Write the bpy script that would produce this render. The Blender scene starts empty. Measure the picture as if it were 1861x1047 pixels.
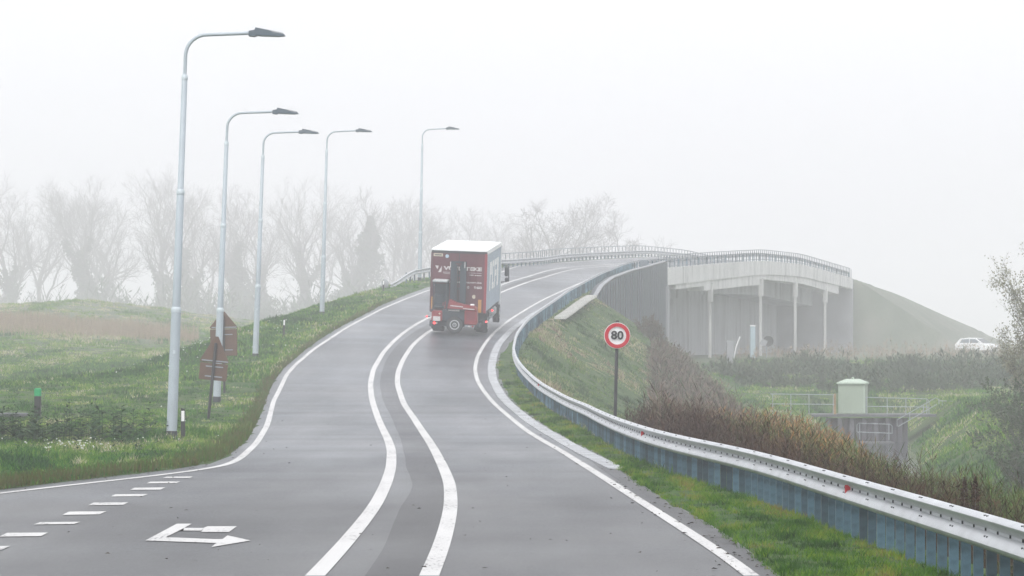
import bpy, math, random
import numpy as np
from mathutils import Vector, Matrix

rng = np.random.default_rng(7)
random.seed(7)
S = bpy.context.scene
COL = S.collection
R = math.radians

# ------------------------------------------------------------------ camera
F, CX, HY, H = 6000.0, 930.5, 630.0, 2.27      # focal length in photo pixels, principal column, horizon row, eye height
cd = bpy.data.cameras.new('camera')
cd.sensor_width = 36.0
cd.lens = F / 1861.0 * 36.0
cd.clip_start, cd.clip_end = 0.5, 6000
cam = bpy.data.objects.new('camera', cd)
COL.objects.link(cam)
cam.location = (0, 0, H)
cam.rotation_euler = (R(90) + math.atan((HY - 523.5) / F), 0, 0)
S.camera = cam

def wp(px, py, Y):                                # point at depth Y seen at a place of the photo
    return ((px - CX) / F * Y, Y, H + (HY - py) / F * Y)

# ------------------------------------------------------------------ mesh builder
class MB:
    def __init__(s):
        s.v = []; s.f = []
    def add(s, vs, fs):
        o = len(s.v)
        s.v += [tuple(p) for p in vs]
        s.f += [tuple(i + o for i in f) for f in fs]
        return s
    def box(s, c, d, rot=None):
        hx, hy, hz = d[0] / 2, d[1] / 2, d[2] / 2
        P = [Vector((x, y, z)) for x in (-hx, hx) for y in (-hy, hy) for z in (-hz, hz)]
        if rot is not None:
            P = [rot @ p for p in P]
        c = Vector(c)
        return s.add([p + c for p in P], [(0, 1, 3, 2), (4, 6, 7, 5), (0, 4, 5, 1), (2, 3, 7, 6), (0, 2, 6, 4), (1, 5, 7, 3)])
    def bbox(s, c, d, b=0.03, rot=None):          # box with chamfered edges
        hx, hy, hz = d[0] / 2, d[1] / 2, d[2] / 2
        b = min(b, hx * .9, hy * .9, hz * .9)
        V = []; idx = {}
        for sx in (-1, 1):
            for sy in (-1, 1):
                for sz in (-1, 1):
                    for k, p in enumerate(((sx * hx, sy * (hy - b), sz * (hz - b)), (sx * (hx - b), sy * hy, sz * (hz - b)), (sx * (hx - b), sy * (hy - b), sz * hz))):
                        idx[(sx, sy, sz, k)] = len(V); V.append(Vector(p))
        Fc = []
        for a in (-1, 1):
            Fc.append([idx[(a, y, z, 0)] for y, z in ((-1, -1), (1, -1), (1, 1), (-1, 1))])
            Fc.append([idx[(x, a, z, 1)] for x, z in ((-1, -1), (1, -1), (1, 1), (-1, 1))])
            Fc.append([idx[(x, y, a, 2)] for x, y in ((-1, -1), (1, -1), (1, 1), (-1, 1))])
        for a in (-1, 1):
            for c2 in (-1, 1):
                Fc.append([idx[(a, c2, -1, 0)], idx[(a, c2, 1, 0)], idx[(a, c2, 1, 1)], idx[(a, c2, -1, 1)]])
                Fc.append([idx[(a, -1, c2, 0)], idx[(a, 1, c2, 0)], idx[(a, 1, c2, 2)], idx[(a, -1, c2, 2)]])
                Fc.append([idx[(-1, a, c2, 1)], idx[(1, a, c2, 1)], idx[(1, a, c2, 2)], idx[(-1, a, c2, 2)]])
                for d2 in (-1, 1):
                    Fc.append([idx[(a, c2, d2, k)] for k in range(3)])
        if rot is not None:
            V = [rot @ p for p in V]
        c = Vector(c)
        return s.add([p + c for p in V], Fc)
    def tube(s, pts, rad, n=8, cap=True):
        pts = [Vector(p) for p in pts]
        if not hasattr(rad, '__len__'):
            rad = [rad] * len(pts)
        vs = []; fs = []
        up = None
        for i, p in enumerate(pts):
            t = (pts[min(i + 1, len(pts) - 1)] - pts[max(i - 1, 0)])
            if t.length < 1e-9: t = Vector((0, 0, 1))
            t.normalize()
            if up is None:
                up = t.orthogonal().normalized()
            up = (up - t * up.dot(t))
            if up.length < 1e-6: up = t.orthogonal()
            up.normalize()
            w = t.cross(up)
            for k in range(n):
                a = 2 * math.pi * k / n
                vs.append(p + (up * math.cos(a) + w * math.sin(a)) * rad[i])
        for i in range(len(pts) - 1):
            for k in range(n):
                a, b = i * n + k, i * n + (k + 1) % n
                fs.append((a, b, b + n, a + n))
        if cap:
            fs.append(tuple(range(n))[::-1]); fs.append(tuple(range((len(pts) - 1) * n, len(pts) * n)))
        return s.add(vs, fs)
    def lathe(s, prof, n=20, axis='z', c=(0, 0, 0)):   # profile of (radius, height)
        vs = []; fs = []
        c = Vector(c)
        for r, h in prof:
            for k in range(n):
                a = 2 * math.pi * k / n
                x, y = r * math.cos(a), r * math.sin(a)
                p = {'z': (x, y, h), 'y': (x, h, y), 'x': (h, x, y)}[axis]
                vs.append(Vector(p) + c)
        for i in range(len(prof) - 1):
            for k in range(n):
                a, b = i * n + k, i * n + (k + 1) % n
                fs.append((a, b, b + n, a + n))
        fs.append(tuple(range(n))[::-1]); fs.append(tuple(range((len(prof) - 1) * n, len(prof) * n)))
        return s.add(vs, fs)
    def prism(s, poly, axis, a, b):                    # polygon of 2 coordinates pulled from a to b along an axis
        def P(u, v, w):
            return {'x': (w, u, v), 'y': (u, w, v), 'z': (u, v, w)}[axis]
        n = len(poly)
        vs = [P(u, v, a) for u, v in poly] + [P(u, v, b) for u, v in poly]
        fs = [tuple(range(n))[::-1], tuple(range(n, 2 * n))] + [(i, (i + 1) % n, (i + 1) % n + n, i + n) for i in range(n)]
        return s.add(vs, fs)
    def sweep(s, path, prof, close=True):              # profile (u to the left of travel, z up) swept along a world path
        n = len(prof); vs = []; fs = []
        for i, p in enumerate(path):
            a = path[max(i - 1, 0)]; b = path[min(i + 1, len(path) - 1)]
            t = Vector((b[0] - a[0], b[1] - a[1], 0)).normalized()
            l = Vector((-t.y, t.x, 0))
            for u, z in prof:
                vs.append((p[0] + l.x * u, p[1] + l.y * u, p[2] + z))
        for i in range(len(path) - 1):
            for k in range(n if close else n - 1):
                a, b = i * n + k, i * n + (k + 1) % n
                fs.append((a, b, b + n, a + n))
        if close:
            fs.append(tuple(range(n))[::-1]); fs.append(tuple(range((len(path) - 1) * n, len(path) * n)))
        return s.add(vs, fs)
    def mesh(s, name, m, smooth=False):
        me = bpy.data.meshes.new(name)
        me.from_pydata(s.v, [], s.f)
        me.materials.append(m)
        import bmesh
        bm = bmesh.new(); bm.from_mesh(me)
        bmesh.ops.recalc_face_normals(bm, faces=bm.faces)
        bm.to_mesh(me); bm.free()
        if smooth:
            me.polygons.foreach_set('use_smooth', [True] * len(me.polygons))
            try: me.set_sharp_from_angle(angle=R(40))
            except Exception: pass
        me.update()
        return me

def tag(o, label=None, cat=None, group=None, kind=None):
    if label: o['label'] = label
    if cat: o['category'] = cat
    if group: o['group'] = group
    if kind: o['kind'] = kind
    return o

def thing(name, label, cat, loc=(0, 0, 0), rot=(0, 0, 0), group=None):
    o = bpy.data.objects.new(name, None); COL.objects.link(o)
    o.empty_display_size = .2
    o.location = loc; o.rotation_euler = rot
    return tag(o, label, cat, group)

def obj(name, mb, m=None, parent=None, smooth=False):
    me = mb if isinstance(mb, bpy.types.Mesh) else mb.mesh(name, m, smooth)
    o = bpy.data.objects.new(name, me); COL.objects.link(o)
    if parent is not None: o.parent = parent
    return o

def copy_tree(o, parent=None):
    c = o.copy(); COL.objects.link(c)
    if parent is not None: c.parent = parent
    for ch in list(o.children): copy_tree(ch, c)
    return c

def np_mesh(name, V, Fq, mat, smooth=False):
    """V (n,3); Fq list of index arrays (m,k)"""
    me = bpy.data.meshes.new(name)
    me.vertices.add(len(V)); me.vertices.foreach_set('co', np.asarray(V, np.float32).ravel())
    loops = np.concatenate([f.ravel() for f in Fq]).astype(np.int32)
    sizes = np.concatenate([np.full(len(f), f.shape[1], np.int32) for f in Fq])
    starts = np.concatenate([[0], np.cumsum(sizes)[:-1]]).astype(np.int32)
    me.loops.add(len(loops)); me.loops.foreach_set('vertex_index', loops)
    me.polygons.add(len(sizes)); me.polygons.foreach_set('loop_start', starts)
    me.update(calc_edges=True); me.validate()
    if smooth: me.polygons.foreach_set('use_smooth', np.ones(len(sizes), bool))
    me.materials.append(mat)
    return me

# ------------------------------------------------------------------ materials
def base_mat(name):
    m = bpy.data.materials.new(name); m.use_nodes = True
    nt = m.node_tree; b = nt.nodes['Principled BSDF']
    return m, nt, b

def mat(name, c, rough=.6, metal=0, var=.12, scale=3.0, bump=0, bscale=40, spec=.5, c2=None, emit=None):
    m, nt, b = base_mat(name)
    N, L = nt.nodes, nt.links
    b.inputs['Roughness'].default_value = rough
    b.inputs['Metallic'].default_value = metal
    b.inputs['Specular IOR Level'].default_value = spec
    tc = N.new('ShaderNodeTexCoord')
    no = N.new('ShaderNodeTexNoise'); no.inputs['Scale'].default_value = scale; no.inputs['Detail'].default_value = 6
    L.new(tc.outputs['Object'], no.inputs['Vector'])
    rp = N.new('ShaderNodeValToRGB')
    rp.color_ramp.elements[0].position = .32; rp.color_ramp.elements[1].position = .68
    a = tuple(x * (1 - var) for x in c); d = c2 if c2 else tuple(min(1, x * (1 + var)) for x in c)
    rp.color_ramp.elements[0].color = (*a, 1); rp.color_ramp.elements[1].color = (*d, 1)
    L.new(no.outputs['Fac'], rp.inputs['Fac']); L.new(rp.outputs['Color'], b.inputs['Base Color'])
    if bump:
        n2 = N.new('ShaderNodeTexNoise'); n2.inputs['Scale'].default_value = bscale; n2.inputs['Detail'].default_value = 4
        L.new(tc.outputs['Object'], n2.inputs['Vector'])
        bp = N.new('ShaderNodeBump'); bp.inputs['Strength'].default_value = bump; bp.inputs['Distance'].default_value = .02
        L.new(n2.outputs['Fac'], bp.inputs['Height']); L.new(bp.outputs['Normal'], b.inputs['Normal'])
    if emit:
        b.inputs['Emission Color'].default_value = (*c, 1); b.inputs['Emission Strength'].default_value = emit
    return m

def paint_mat(name, c, worn):
    m, nt, b = base_mat(name)
    N, L = nt.nodes, nt.links
    tc = N.new('ShaderNodeTexCoord')
    def noise(sc, vs, d):
        mp = N.new('ShaderNodeMapping'); mp.inputs['Scale'].default_value = vs; L.new(tc.outputs['Object'], mp.inputs['Vector'])
        n = N.new('ShaderNodeTexNoise'); n.inputs['Scale'].default_value = sc; n.inputs['Detail'].default_value = d
        L.new(mp.outputs['Vector'], n.inputs['Vector']); return n.outputs['Fac']
    def ramp(v, a_, z_):
        r = N.new('ShaderNodeMapRange'); r.inputs['From Min'].default_value = a_; r.inputs['From Max'].default_value = z_; L.new(v, r.inputs['Value']); return r.outputs['Result']
    f1 = ramp(noise(22, (1, .2, 1), 4), .53, .68); f2 = ramp(noise(1.3, (1, .3, 1), 3), .42, .7)
    mu = N.new('ShaderNodeMath'); mu.operation = 'MULTIPLY'; L.new(f1, mu.inputs[0]); L.new(f2, mu.inputs[1])
    ad = N.new('ShaderNodeMath'); ad.operation = 'MULTIPLY_ADD'; L.new(f2, ad.inputs[0]); ad.inputs[1].default_value = .16; L.new(mu.outputs[0], ad.inputs[2]); ad.use_clamp = True
    mx = N.new('ShaderNodeMix'); mx.data_type = 'RGBA'; L.new(ad.outputs[0], mx.inputs['Factor'])
    mx.inputs['A'].default_value = (*c, 1); mx.inputs['B'].default_value = (*worn, 1)
    L.new(mx.outputs['Result'], b.inputs['Base Color']); b.inputs['Roughness'].default_value = .55
    return m

def streak_mat(name, c, dark, rough=.78):
    m, nt, b = base_mat(name)
    N, L = nt.nodes, nt.links
    tc = N.new('ShaderNodeTexCoord')
    def noise(sc, vs, d, lo, hi):
        mp = N.new('ShaderNodeMapping'); mp.inputs['Scale'].default_value = vs; L.new(tc.outputs['Object'], mp.inputs['Vector'])
        n = N.new('ShaderNodeTexNoise'); n.inputs['Scale'].default_value = sc; n.inputs['Detail'].default_value = d; L.new(mp.outputs['Vector'], n.inputs['Vector'])
        r = N.new('ShaderNodeMapRange'); r.inputs['From Min'].default_value = lo; r.inputs['From Max'].default_value = hi; L.new(n.outputs['Fac'], r.inputs['Value']); return r.outputs['Result']
    k = N.new('ShaderNodeMath'); k.operation = 'MULTIPLY'; L.new(noise(1.7, (1, .6, .06), 6, .42, .75), k.inputs[0]); L.new(noise(.35, (1, 1, 1), 3, .25, .6), k.inputs[1])
    mx = N.new('ShaderNodeMix'); mx.data_type = 'RGBA'; L.new(k.outputs[0], mx.inputs['Factor'])
    mx.inputs['A'].default_value = (*c, 1); mx.inputs['B'].default_value = (*dark, 1)
    L.new(mx.outputs['Result'], b.inputs['Base Color']); b.inputs['Roughness'].default_value = rough
    return m

def leaf_mat(name, cols, rough=.75, spec=.2, ns=.35):
    m, nt, b = base_mat(name)
    N, L = nt.nodes, nt.links
    g = N.new('ShaderNodeNewGeometry')
    tc = N.new('ShaderNodeTexCoord')
    no = N.new('ShaderNodeTexNoise'); no.inputs['Scale'].default_value = ns; no.inputs['Detail'].default_value = 4
    L.new(tc.outputs['Object'], no.inputs['Vector'])
    ma = N.new('ShaderNodeMath'); ma.operation = 'MULTIPLY_ADD'; ma.inputs[1].default_value = .55
    mr = N.new('ShaderNodeMapRange'); mr.inputs['From Min'].default_value = .3; mr.inputs['From Max'].default_value = .7
    mr.inputs['To Min'].default_value = 0; mr.inputs['To Max'].default_value = .45
    L.new(no.outputs['Fac'], mr.inputs['Value'])
    L.new(g.outputs['Random Per Island'], ma.inputs[0]); L.new(mr.outputs['Result'], ma.inputs[2])
    rp = N.new('ShaderNodeValToRGB')
    el = rp.color_ramp.elements
    while len(el) < len(cols): el.new(.5)
    for i, c in enumerate(cols):
        el[i].position = i / (len(cols) - 1); el[i].color = (*c, 1)
    L.new(ma.outputs[0], rp.inputs['Fac']); L.new(rp.outputs['Color'], b.inputs['Base Color'])
    b.inputs['Roughness'].default_value = rough; b.inputs['Specular IOR Level'].default_value = spec
    return m

def tint_mat(name, cols):
    m, nt, b = base_mat(name)
    N, L = nt.nodes, nt.links
    at = N.new('ShaderNodeAttribute'); at.attribute_name = 'tint'
    g = N.new('ShaderNodeNewGeometry')
    ma = N.new('ShaderNodeMath'); ma.operation = 'MULTIPLY_ADD'; ma.inputs[1].default_value = .26
    sb = N.new('ShaderNodeMath'); sb.operation = 'SUBTRACT'; sb.inputs[1].default_value = .13
    L.new(at.outputs['Fac'], sb.inputs[0]); L.new(g.outputs['Random Per Island'], ma.inputs[0]); L.new(sb.outputs[0], ma.inputs[2])
    rp = N.new('ShaderNodeValToRGB'); el = rp.color_ramp.elements
    while len(el) < len(cols): el.new(.5)
    for e, (p, c) in zip(el, cols): e.position = p; e.color = (*c, 1)
    L.new(ma.outputs[0], rp.inputs['Fac']); L.new(rp.outputs['Color'], b.inputs['Base Color'])
    b.inputs['Roughness'].default_value = .7; b.inputs['Specular IOR Level'].default_value = .2
    return m

def asphalt_mat(name, c, rough=.42, two=False):
    m, nt, b = base_mat(name)
    N, L = nt.nodes, nt.links
    tc = N.new('ShaderNodeTexCoord')
    def noise(scale, vec_scale=(1, 1, 1), detail=5):
        mp = N.new('ShaderNodeMapping'); mp.inputs['Scale'].default_value = vec_scale
        L.new(tc.outputs['Object'], mp.inputs['Vector'])
        n = N.new('ShaderNodeTexNoise'); n.inputs['Scale'].default_value = scale; n.inputs['Detail'].default_value = detail
        L.new(mp.outputs['Vector'], n.inputs['Vector']); return n.outputs['Fac']
    def rng_(v, lo, hi, a=.3, z=.7):
        r = N.new('ShaderNodeMapRange'); r.inputs['From Min'].default_value = a; r.inputs['From Max'].default_value = z
        r.inputs['To Min'].default_value = lo; r.inputs['To Max'].default_value = hi
        L.new(v, r.inputs['Value']); return r.outputs['Result']
    def mul(a, c2):
        k = N.new('ShaderNodeMath'); k.operation = 'MULTIPLY'; L.new(a, k.inputs[0]); L.new(c2, k.inputs[1]); return k.outputs[0]
    speck = rng_(noise(26, (1, .16, 1), 4), .35, 1.75, .3, .7)
    patch = rng_(noise(.25, (1, .3, 1)), .80, 1.2)
    track = rng_(noise(1.1, (1, .03, 1), 3), .84, 1.16)
    cross = rng_(noise(.42, (.1, 1, 1), 4), .55, 1.45)
    v = mul(mul(speck, patch), mul(track, cross))
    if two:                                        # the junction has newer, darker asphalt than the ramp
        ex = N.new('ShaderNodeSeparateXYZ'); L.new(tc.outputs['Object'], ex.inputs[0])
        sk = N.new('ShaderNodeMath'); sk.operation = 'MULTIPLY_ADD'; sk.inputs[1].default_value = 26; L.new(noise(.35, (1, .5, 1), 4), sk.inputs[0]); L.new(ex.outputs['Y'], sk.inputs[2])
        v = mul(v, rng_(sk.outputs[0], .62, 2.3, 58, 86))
    vm = N.new('ShaderNodeVectorMath'); vm.operation = 'SCALE'; vm.inputs[0].default_value = c
    L.new(v, vm.inputs['Scale']); L.new(vm.outputs['Vector'], b.inputs['Base Color'])
    L.new(rng_(noise(.3, (1, .2, 1)), rough - .07, rough + .1), b.inputs['Roughness'])
    bp = N.new('ShaderNodeBump'); bp.inputs['Strength'].default_value = .2; bp.inputs['Distance'].default_value = .008
    L.new(noise(60, detail=2), bp.inputs['Height']); L.new(bp.outputs['Normal'], b.inputs['Normal'])
    b.inputs['Specular IOR Level'].default_value = .42
    return m

M = dict(
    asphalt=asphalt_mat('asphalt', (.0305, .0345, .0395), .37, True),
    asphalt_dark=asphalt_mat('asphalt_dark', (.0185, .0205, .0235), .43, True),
    paint=paint_mat('road_paint', (.55, .55, .54), (.14, .14, .145)),
    gutter=mat('gutter_concrete', (.36, .375, .39), .6, var=.25, scale=1.2, bump=.2),
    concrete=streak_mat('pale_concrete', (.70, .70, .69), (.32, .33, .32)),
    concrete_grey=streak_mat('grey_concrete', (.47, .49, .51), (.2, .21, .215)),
    walkway=mat('walkway_grating', (.10, .105, .115), .7, var=.15),
    concrete_mid=mat('mid_concrete', (.3, .31, .33), .8, var=.12, scale=.7),
    lamp_paint=mat('lamp_paint', (.39, .445, .49), .45, var=.06, scale=2, bump=.03),
    lamp_band=mat('lamp_band', (.5, .56, .6), .35, var=.04),
    lamp_head=mat('lamp_head_grey', (.075, .105, .135), .45, var=.1),
    lamp_foot=mat('lamp_foot_dark', (.03, .036, .045), .7, var=.2),
    steel=mat('galvanised_beam', (.47, .49, .51), .42, .25, var=.12, scale=2.2, bump=.03),
    post=None,
    rail=mat('galvanised_rail', (.30, .335, .37), .45, .3, var=.1),
    baluster=mat('baluster_grey', (.13, .16, .19), .5, .2, var=.1),
    black=mat('black_plastic', (.012, .014, .016), .5, var=.2),
    bolt=mat('dark_bolt', (.02, .025, .03), .5, .3),
    red_reflector=mat('red_reflector', (.5, .012, .02), .3),
    white=mat('white_plate', (.82, .82, .83), .4, var=.03),
    sign_red=mat('sign_red', (.46, .003, .018), .4, var=.04),
    brown=mat('brown_sheet', (.11, .061, .042), .55, var=.12, scale=3),
    green_cap=mat('green_cap', (.0, .3, .1), .45, var=.08),
    wall_mesh=None,
    cab_green=mat('cabinet_green', (.30, .365, .29), .55, var=.06, scale=1.5),
    cab_roof=mat('cabinet_roof', (.42, .5, .42), .5, var=.05),
    wood=mat('wood_post', (.3, .2, .1), .8, var=.2),
    truck_red=mat('truck_red', (.095, .013, .028), .5, var=.1, scale=.8),
    truck_trim=mat('truck_red_trim', (.26, .018, .036), .45, var=.08),
    truck_dark=mat('truck_dark', (.018, .026, .033), .6, var=.2),
    truck_side=mat('truck_side', (.33, .4, .49), .5, var=.06, scale=.6),
    truck_white=mat('truck_white', (.82, .83, .83), .45, var=.03),
    letter=mat('letter_white', (.55, .53, .53), .5, var=.04),
    cream=mat('cream_plate', (.55, .5, .4), .5, var=.04),
    sky_blue=mat('pale_blue', (.4, .52, .62), .4),
    fork_red=mat('forklift_red', (.23, .014, .022), .4, var=.12, scale=2),
    fork_dark=mat('forklift_dark', (.014, .03, .045), .5, var=.2),
    tyre=mat('tyre', (.028, .032, .036), .8, var=.15),
    rim=mat('rim', (.45, .47, .48), .45, .2),
    amber=mat('amber_strip', (.5, .24, .05), .4),
    red_lamp=mat('red_lamp', (1, .04, .04), .3, emit=3.0),
    dull_lamp=mat('unlit_red_lamp', (.3, .01, .02), .25),
    glass=mat('dark_glass', (.03, .04, .05), .1, var=.1),
    car_white=mat('car_white', (.8, .81, .82), .25, var=.02),
    bark=mat('bark', (.13, .125, .12), .9, var=.25, scale=1.5),
    twig=mat('twigs', (.14, .13, .125), .9, var=.2),
    sheet=mat('sheet_pile', (.085, .085, .1), .7, var=.3, scale=1.5),
    water=mat('water', (.03, .04, .045), .08, var=.1),
    path=mat('path_concrete', (.5, .5, .48), .75, var=.14, scale=1.6, bump=.1),
    soil=mat('soil', (.05, .04, .03), .95, var=.3),
    blue_cab=mat('blue_grey_cabinet', (.36, .46, .52), .5, var=.06),
    ivy=leaf_mat('ivy_leaf', [(.04, .055, .04), (.07, .085, .06), (.05, .06, .045)]),
)

def post_mat():
    m = mat('galvanised_post', (.05, .115, .16), .5, .25, var=.45, scale=4.0, bump=.12, bscale=25, c2=(.12, .225, .295))
    nt = m.node_tree; N, L = nt.nodes, nt.links; b = N['Principled BSDF']
    src = b.inputs['Base Color'].links[0].from_socket
    oi = N.new('ShaderNodeObjectInfo'); g = N.new('ShaderNodeNewGeometry')
    ad = N.new('ShaderNodeMath'); ad.operation = 'ADD'; L.new(oi.outputs['Random'], ad.inputs[0]); L.new(g.outputs['Random Per Island'], ad.inputs[1])
    fr = N.new('ShaderNodeMath'); fr.operation = 'FRACT'; L.new(ad.outputs[0], fr.inputs[0])
    mr = N.new('ShaderNodeMapRange'); mr.inputs['To Min'].default_value = .45; mr.inputs['To Max'].default_value = 1.4; L.new(fr.outputs[0], mr.inputs['Value'])
    vm = N.new('ShaderNodeVectorMath'); vm.operation = 'SCALE'; L.new(src, vm.inputs[0]); L.new(mr.outputs['Result'], vm.inputs['Scale'])
    L.new(vm.outputs['Vector'], b.inputs['Base Color'])
    return m
M['post'] = post_mat()

# ------------------------------------------------------------------ road profile
Y_T = np.array([-300, 60, 80, 95, 112, 128, 143.5, 160, 176, 195, 214, 232, 250, 270, 290, 310, 340, 370, 410, 460, 540, 3000], float)
Z_T = np.array([0, 0, 0, .08, .35, .92, 1.70, 2.92, 3.9, 5.2, 6.55, 7.6, 8.35, 9.2, 9.98, 10.15, 9.45, 8.3, 6.2, 4.0, 2.2, 2.2], float)
_yy = np.arange(-300, 3000, .5)
_zz = np.interp(_yy, Y_T, Z_T)
_k = np.hanning(33); _k /= _k.sum()
_zz = np.convolve(np.pad(_zz, 16, mode='edge'), _k, mode='valid')
def Zr(Y): return np.interp(Y, _yy, _zz)
def bank(Y): return np.interp(Y, [112, 145, 205, 250, 340, 380], [0, .035, .035, .045, .045, 0])
_xcY, _xcX = [0, 3000], [0, 0]
def Xc(Y): return np.interp(Y, _xcY, _xcX)
def zroad(X, Y): return Zr(Y) - bank(Y) * (np.asarray(X) - Xc(Y))
_Ys = np.arange(12, 262, .1)
def road_pt(px, py, dz=0.0):
    X = (px - CX) / F * _Ys
    g = H + (HY - py) / F * _Ys - (zroad(X, _Ys) + dz)
    i = np.argmax(g < 0)
    if g[i] >= 0: i = len(g) - 1
    t = g[i - 1] / (g[i - 1] - g[i]) if i else 0
    Y = _Ys[i - 1] + t * .1
    return ((px - CX) / F * Y, Y)
def road_pts(pts, dz=0.0): return [road_pt(x, y, dz) for x, y in pts]

MED_L = [(573, 1047), (617, 1000), (651, 960), (682, 920), (702, 880), (711, 850), (712, 820), (706, 800), (686, 757), (675, 720), (673, 697), (679, 670), (695, 642), (716, 619.6), (739, 601), (762, 586), (778, 578), (911, 518), (952, 505)]
MED_R = [(780, 1047), (800, 1000), (812, 960), (820, 920), (818, 880), (806, 850), (791, 820), (779, 800), (755, 764), (734, 734), (722, 698), (723, 677), (732, 654), (748, 629), (766, 613), (782, 601), (911, 531), (952, 515.6)]
EDGE_R = [(1366, 1047), (1336, 1023), (1251, 967), (1165, 912), (1081, 858), (1012, 815), (960, 785), (936, 766), (904, 739), (881, 713.6), (867, 690.7), (863, 670), (867, 649), (880, 626.5), (899, 603.6), (927, 580.6), (961, 559.5), (990.7, 543), (1035.6, 522.7)]
EDGE_L = [(0, 897), (153, 879), (267, 867), (363, 854.5), (412, 847), (439, 832), (466, 806), (485, 775), (497, 729), (505, 715), (520, 682), (538.6, 661), (568, 636), (605, 612), (646, 586.6), (692, 562.5), (738, 543), (780.5, 527)]
RAIL = [(1861, 951), (1757, 925), (1678, 901), (1629, 889), (1502, 854), (1421, 831), (1336, 811), (1272, 799), (1208, 785), (1165, 773), (1123, 759), (1069, 735), (1026, 717.5), (989, 697.5), (960, 674.6), (939, 649), (934.5, 631.6), (940, 606), (960, 580), (986, 560), (1035.6, 526)]
ASPH_R = [(1421, 1047), (1379, 1014), (1336, 980), (1272, 941.6), (1187, 894.6), (1126, 850), (1098, 828), (1040, 800.6), (983, 766), (940, 734.7), (914.5, 700), (905, 668), (908, 650), (934, 615), (962, 588), (995, 563), (1035, 540)]
ASPH_L = [(0, 890), (153, 871), (267, 858.5), (344, 849.5), (401, 836), (443, 805.6), (466, 767), (483, 722), (496, 693), (516, 668), (545, 643), (573, 622), (635, 585), (690, 556), (738, 536), (780, 521)]

# median centre first without the banking, then the banking is switched on about it
_saved = bank
bank = lambda Y: 0 * np.asarray(Y, float)
a = np.array(road_pts(MED_L)); b = np.array(road_pts(MED_R))
bank = _saved
ys = np.arange(34, 232, 3.0)
xs = (np.interp(ys, a[:, 1], a[:, 0]) + np.interp(ys, b[:, 1], b[:, 0])) / 2
BR0, BR1, BRS = 250.0, 340.0, .26                  # bridge: from, to, sideways drift per metre
def XF(Y): return 11.7 + BRS * (np.asarray(Y, float) - BR0)     # outer face of the right edge beam
yb = np.arange(256, 470, 6.0)
sel = ys < 222
_xcY = np.concatenate([[0], ys[sel], [236], yb]); _xcX = np.concatenate([[xs[0]], xs[sel], [3.6], XF(yb) - 5.2])

def smooth_path(P, step=1.0, ker=9):
    P = np.array(sorted(P, key=lambda p: p[1]), float)
    Y = np.arange(P[0, 1], P[-1, 1], step)
    # Catmull style: dense linear then smoothed
    X = np.interp(Y, P[:, 1], P[:, 0])
    k = np.hanning(ker + 2)[1:-1]; k /= k.sum()
    pad = ker // 2
    Xp = np.concatenate([X[0] + (X[1] - X[0]) * np.arange(-pad, 0), X, X[-1] + (X[-1] - X[-2]) * np.arange(1, pad + 1)])
    return np.convolve(Xp, k, mode='valid'), Y
def far(off, y0=242, y1=460):                      # the road carries on over the bridge at a fixed distance from its edge beam
    return [(float(XF(y)) - off, float(y)) for y in np.arange(y0, y1, 8.0)]
def near(P): return [p for p in P if p[1] < 228]
pl = {}
pl['med_l'] = smooth_path(near(road_pts(MED_L)) + far(5.85))
pl['med_r'] = smooth_path(near(road_pts(MED_R)) + far(4.6))
pl['edge_r'] = smooth_path(near(road_pts(EDGE_R)) + far(1.45))
EL = near(road_pts(EDGE_L))
pl['edge_l'] = smooth_path([(EL[0][0] - (EL[1][0] - EL[0][0]) / (EL[1][1] - EL[0][1]) * (EL[0][1] - 25), 25)] + EL + [(-.8, 225)] + far(9.0), ker=7)
AL = near(road_pts(ASPH_L))
pl['asph_l'] = smooth_path([(AL[0][0] - .212 * (AL[0][1] - 6) , 6)] + AL + [(-1.5, 225)] + far(9.7), ker=7)
AR = near(road_pts(ASPH_R))
pl['asph_r'] = smooth_path([(AR[0][0] - .1, 6)] + AR + far(.55))
RL = near(road_pts(RAIL, .75))
pl['rail_r'] = smooth_path([(RL[0][0] + .12, RL[0][1] - 12)] + RL + far(.45))
def XL(Y): return np.interp(Y, pl['asph_l'][1], pl['asph_l'][0])
def XR(Y): return np.interp(Y, pl['asph_r'][1], pl['asph_r'][0])
def XG(Y): return np.interp(Y, pl['rail_r'][1], pl['rail_r'][0])
def Xwall(Y): return 4.98 + .1344 * (np.asarray(Y, float) - 200)

# ------------------------------------------------------------------ terrain
_G = rng.random((256, 256))
def vnoise(X, Y, s):
    x, y = np.asarray(X) / s, np.asarray(Y) / s
    xi, yi = np.floor(x).astype(int), np.floor(y).astype(int)
    fx, fy = x - xi, y - yi
    fx, fy = fx * fx * (3 - 2 * fx), fy * fy * (3 - 2 * fy)
    g = lambda a, c: _G[a % 256, c % 256]
    return (g(xi, yi) * (1 - fx) + g(xi + 1, yi) * fx) * (1 - fy) + (g(xi, yi + 1) * (1 - fx) + g(xi + 1, yi + 1) * fx) * fy - .5

def sstep(a, b, v):
    t = np.clip((v - a) / (b - a), 0, 1); return t * t * (3 - 2 * t)

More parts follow.
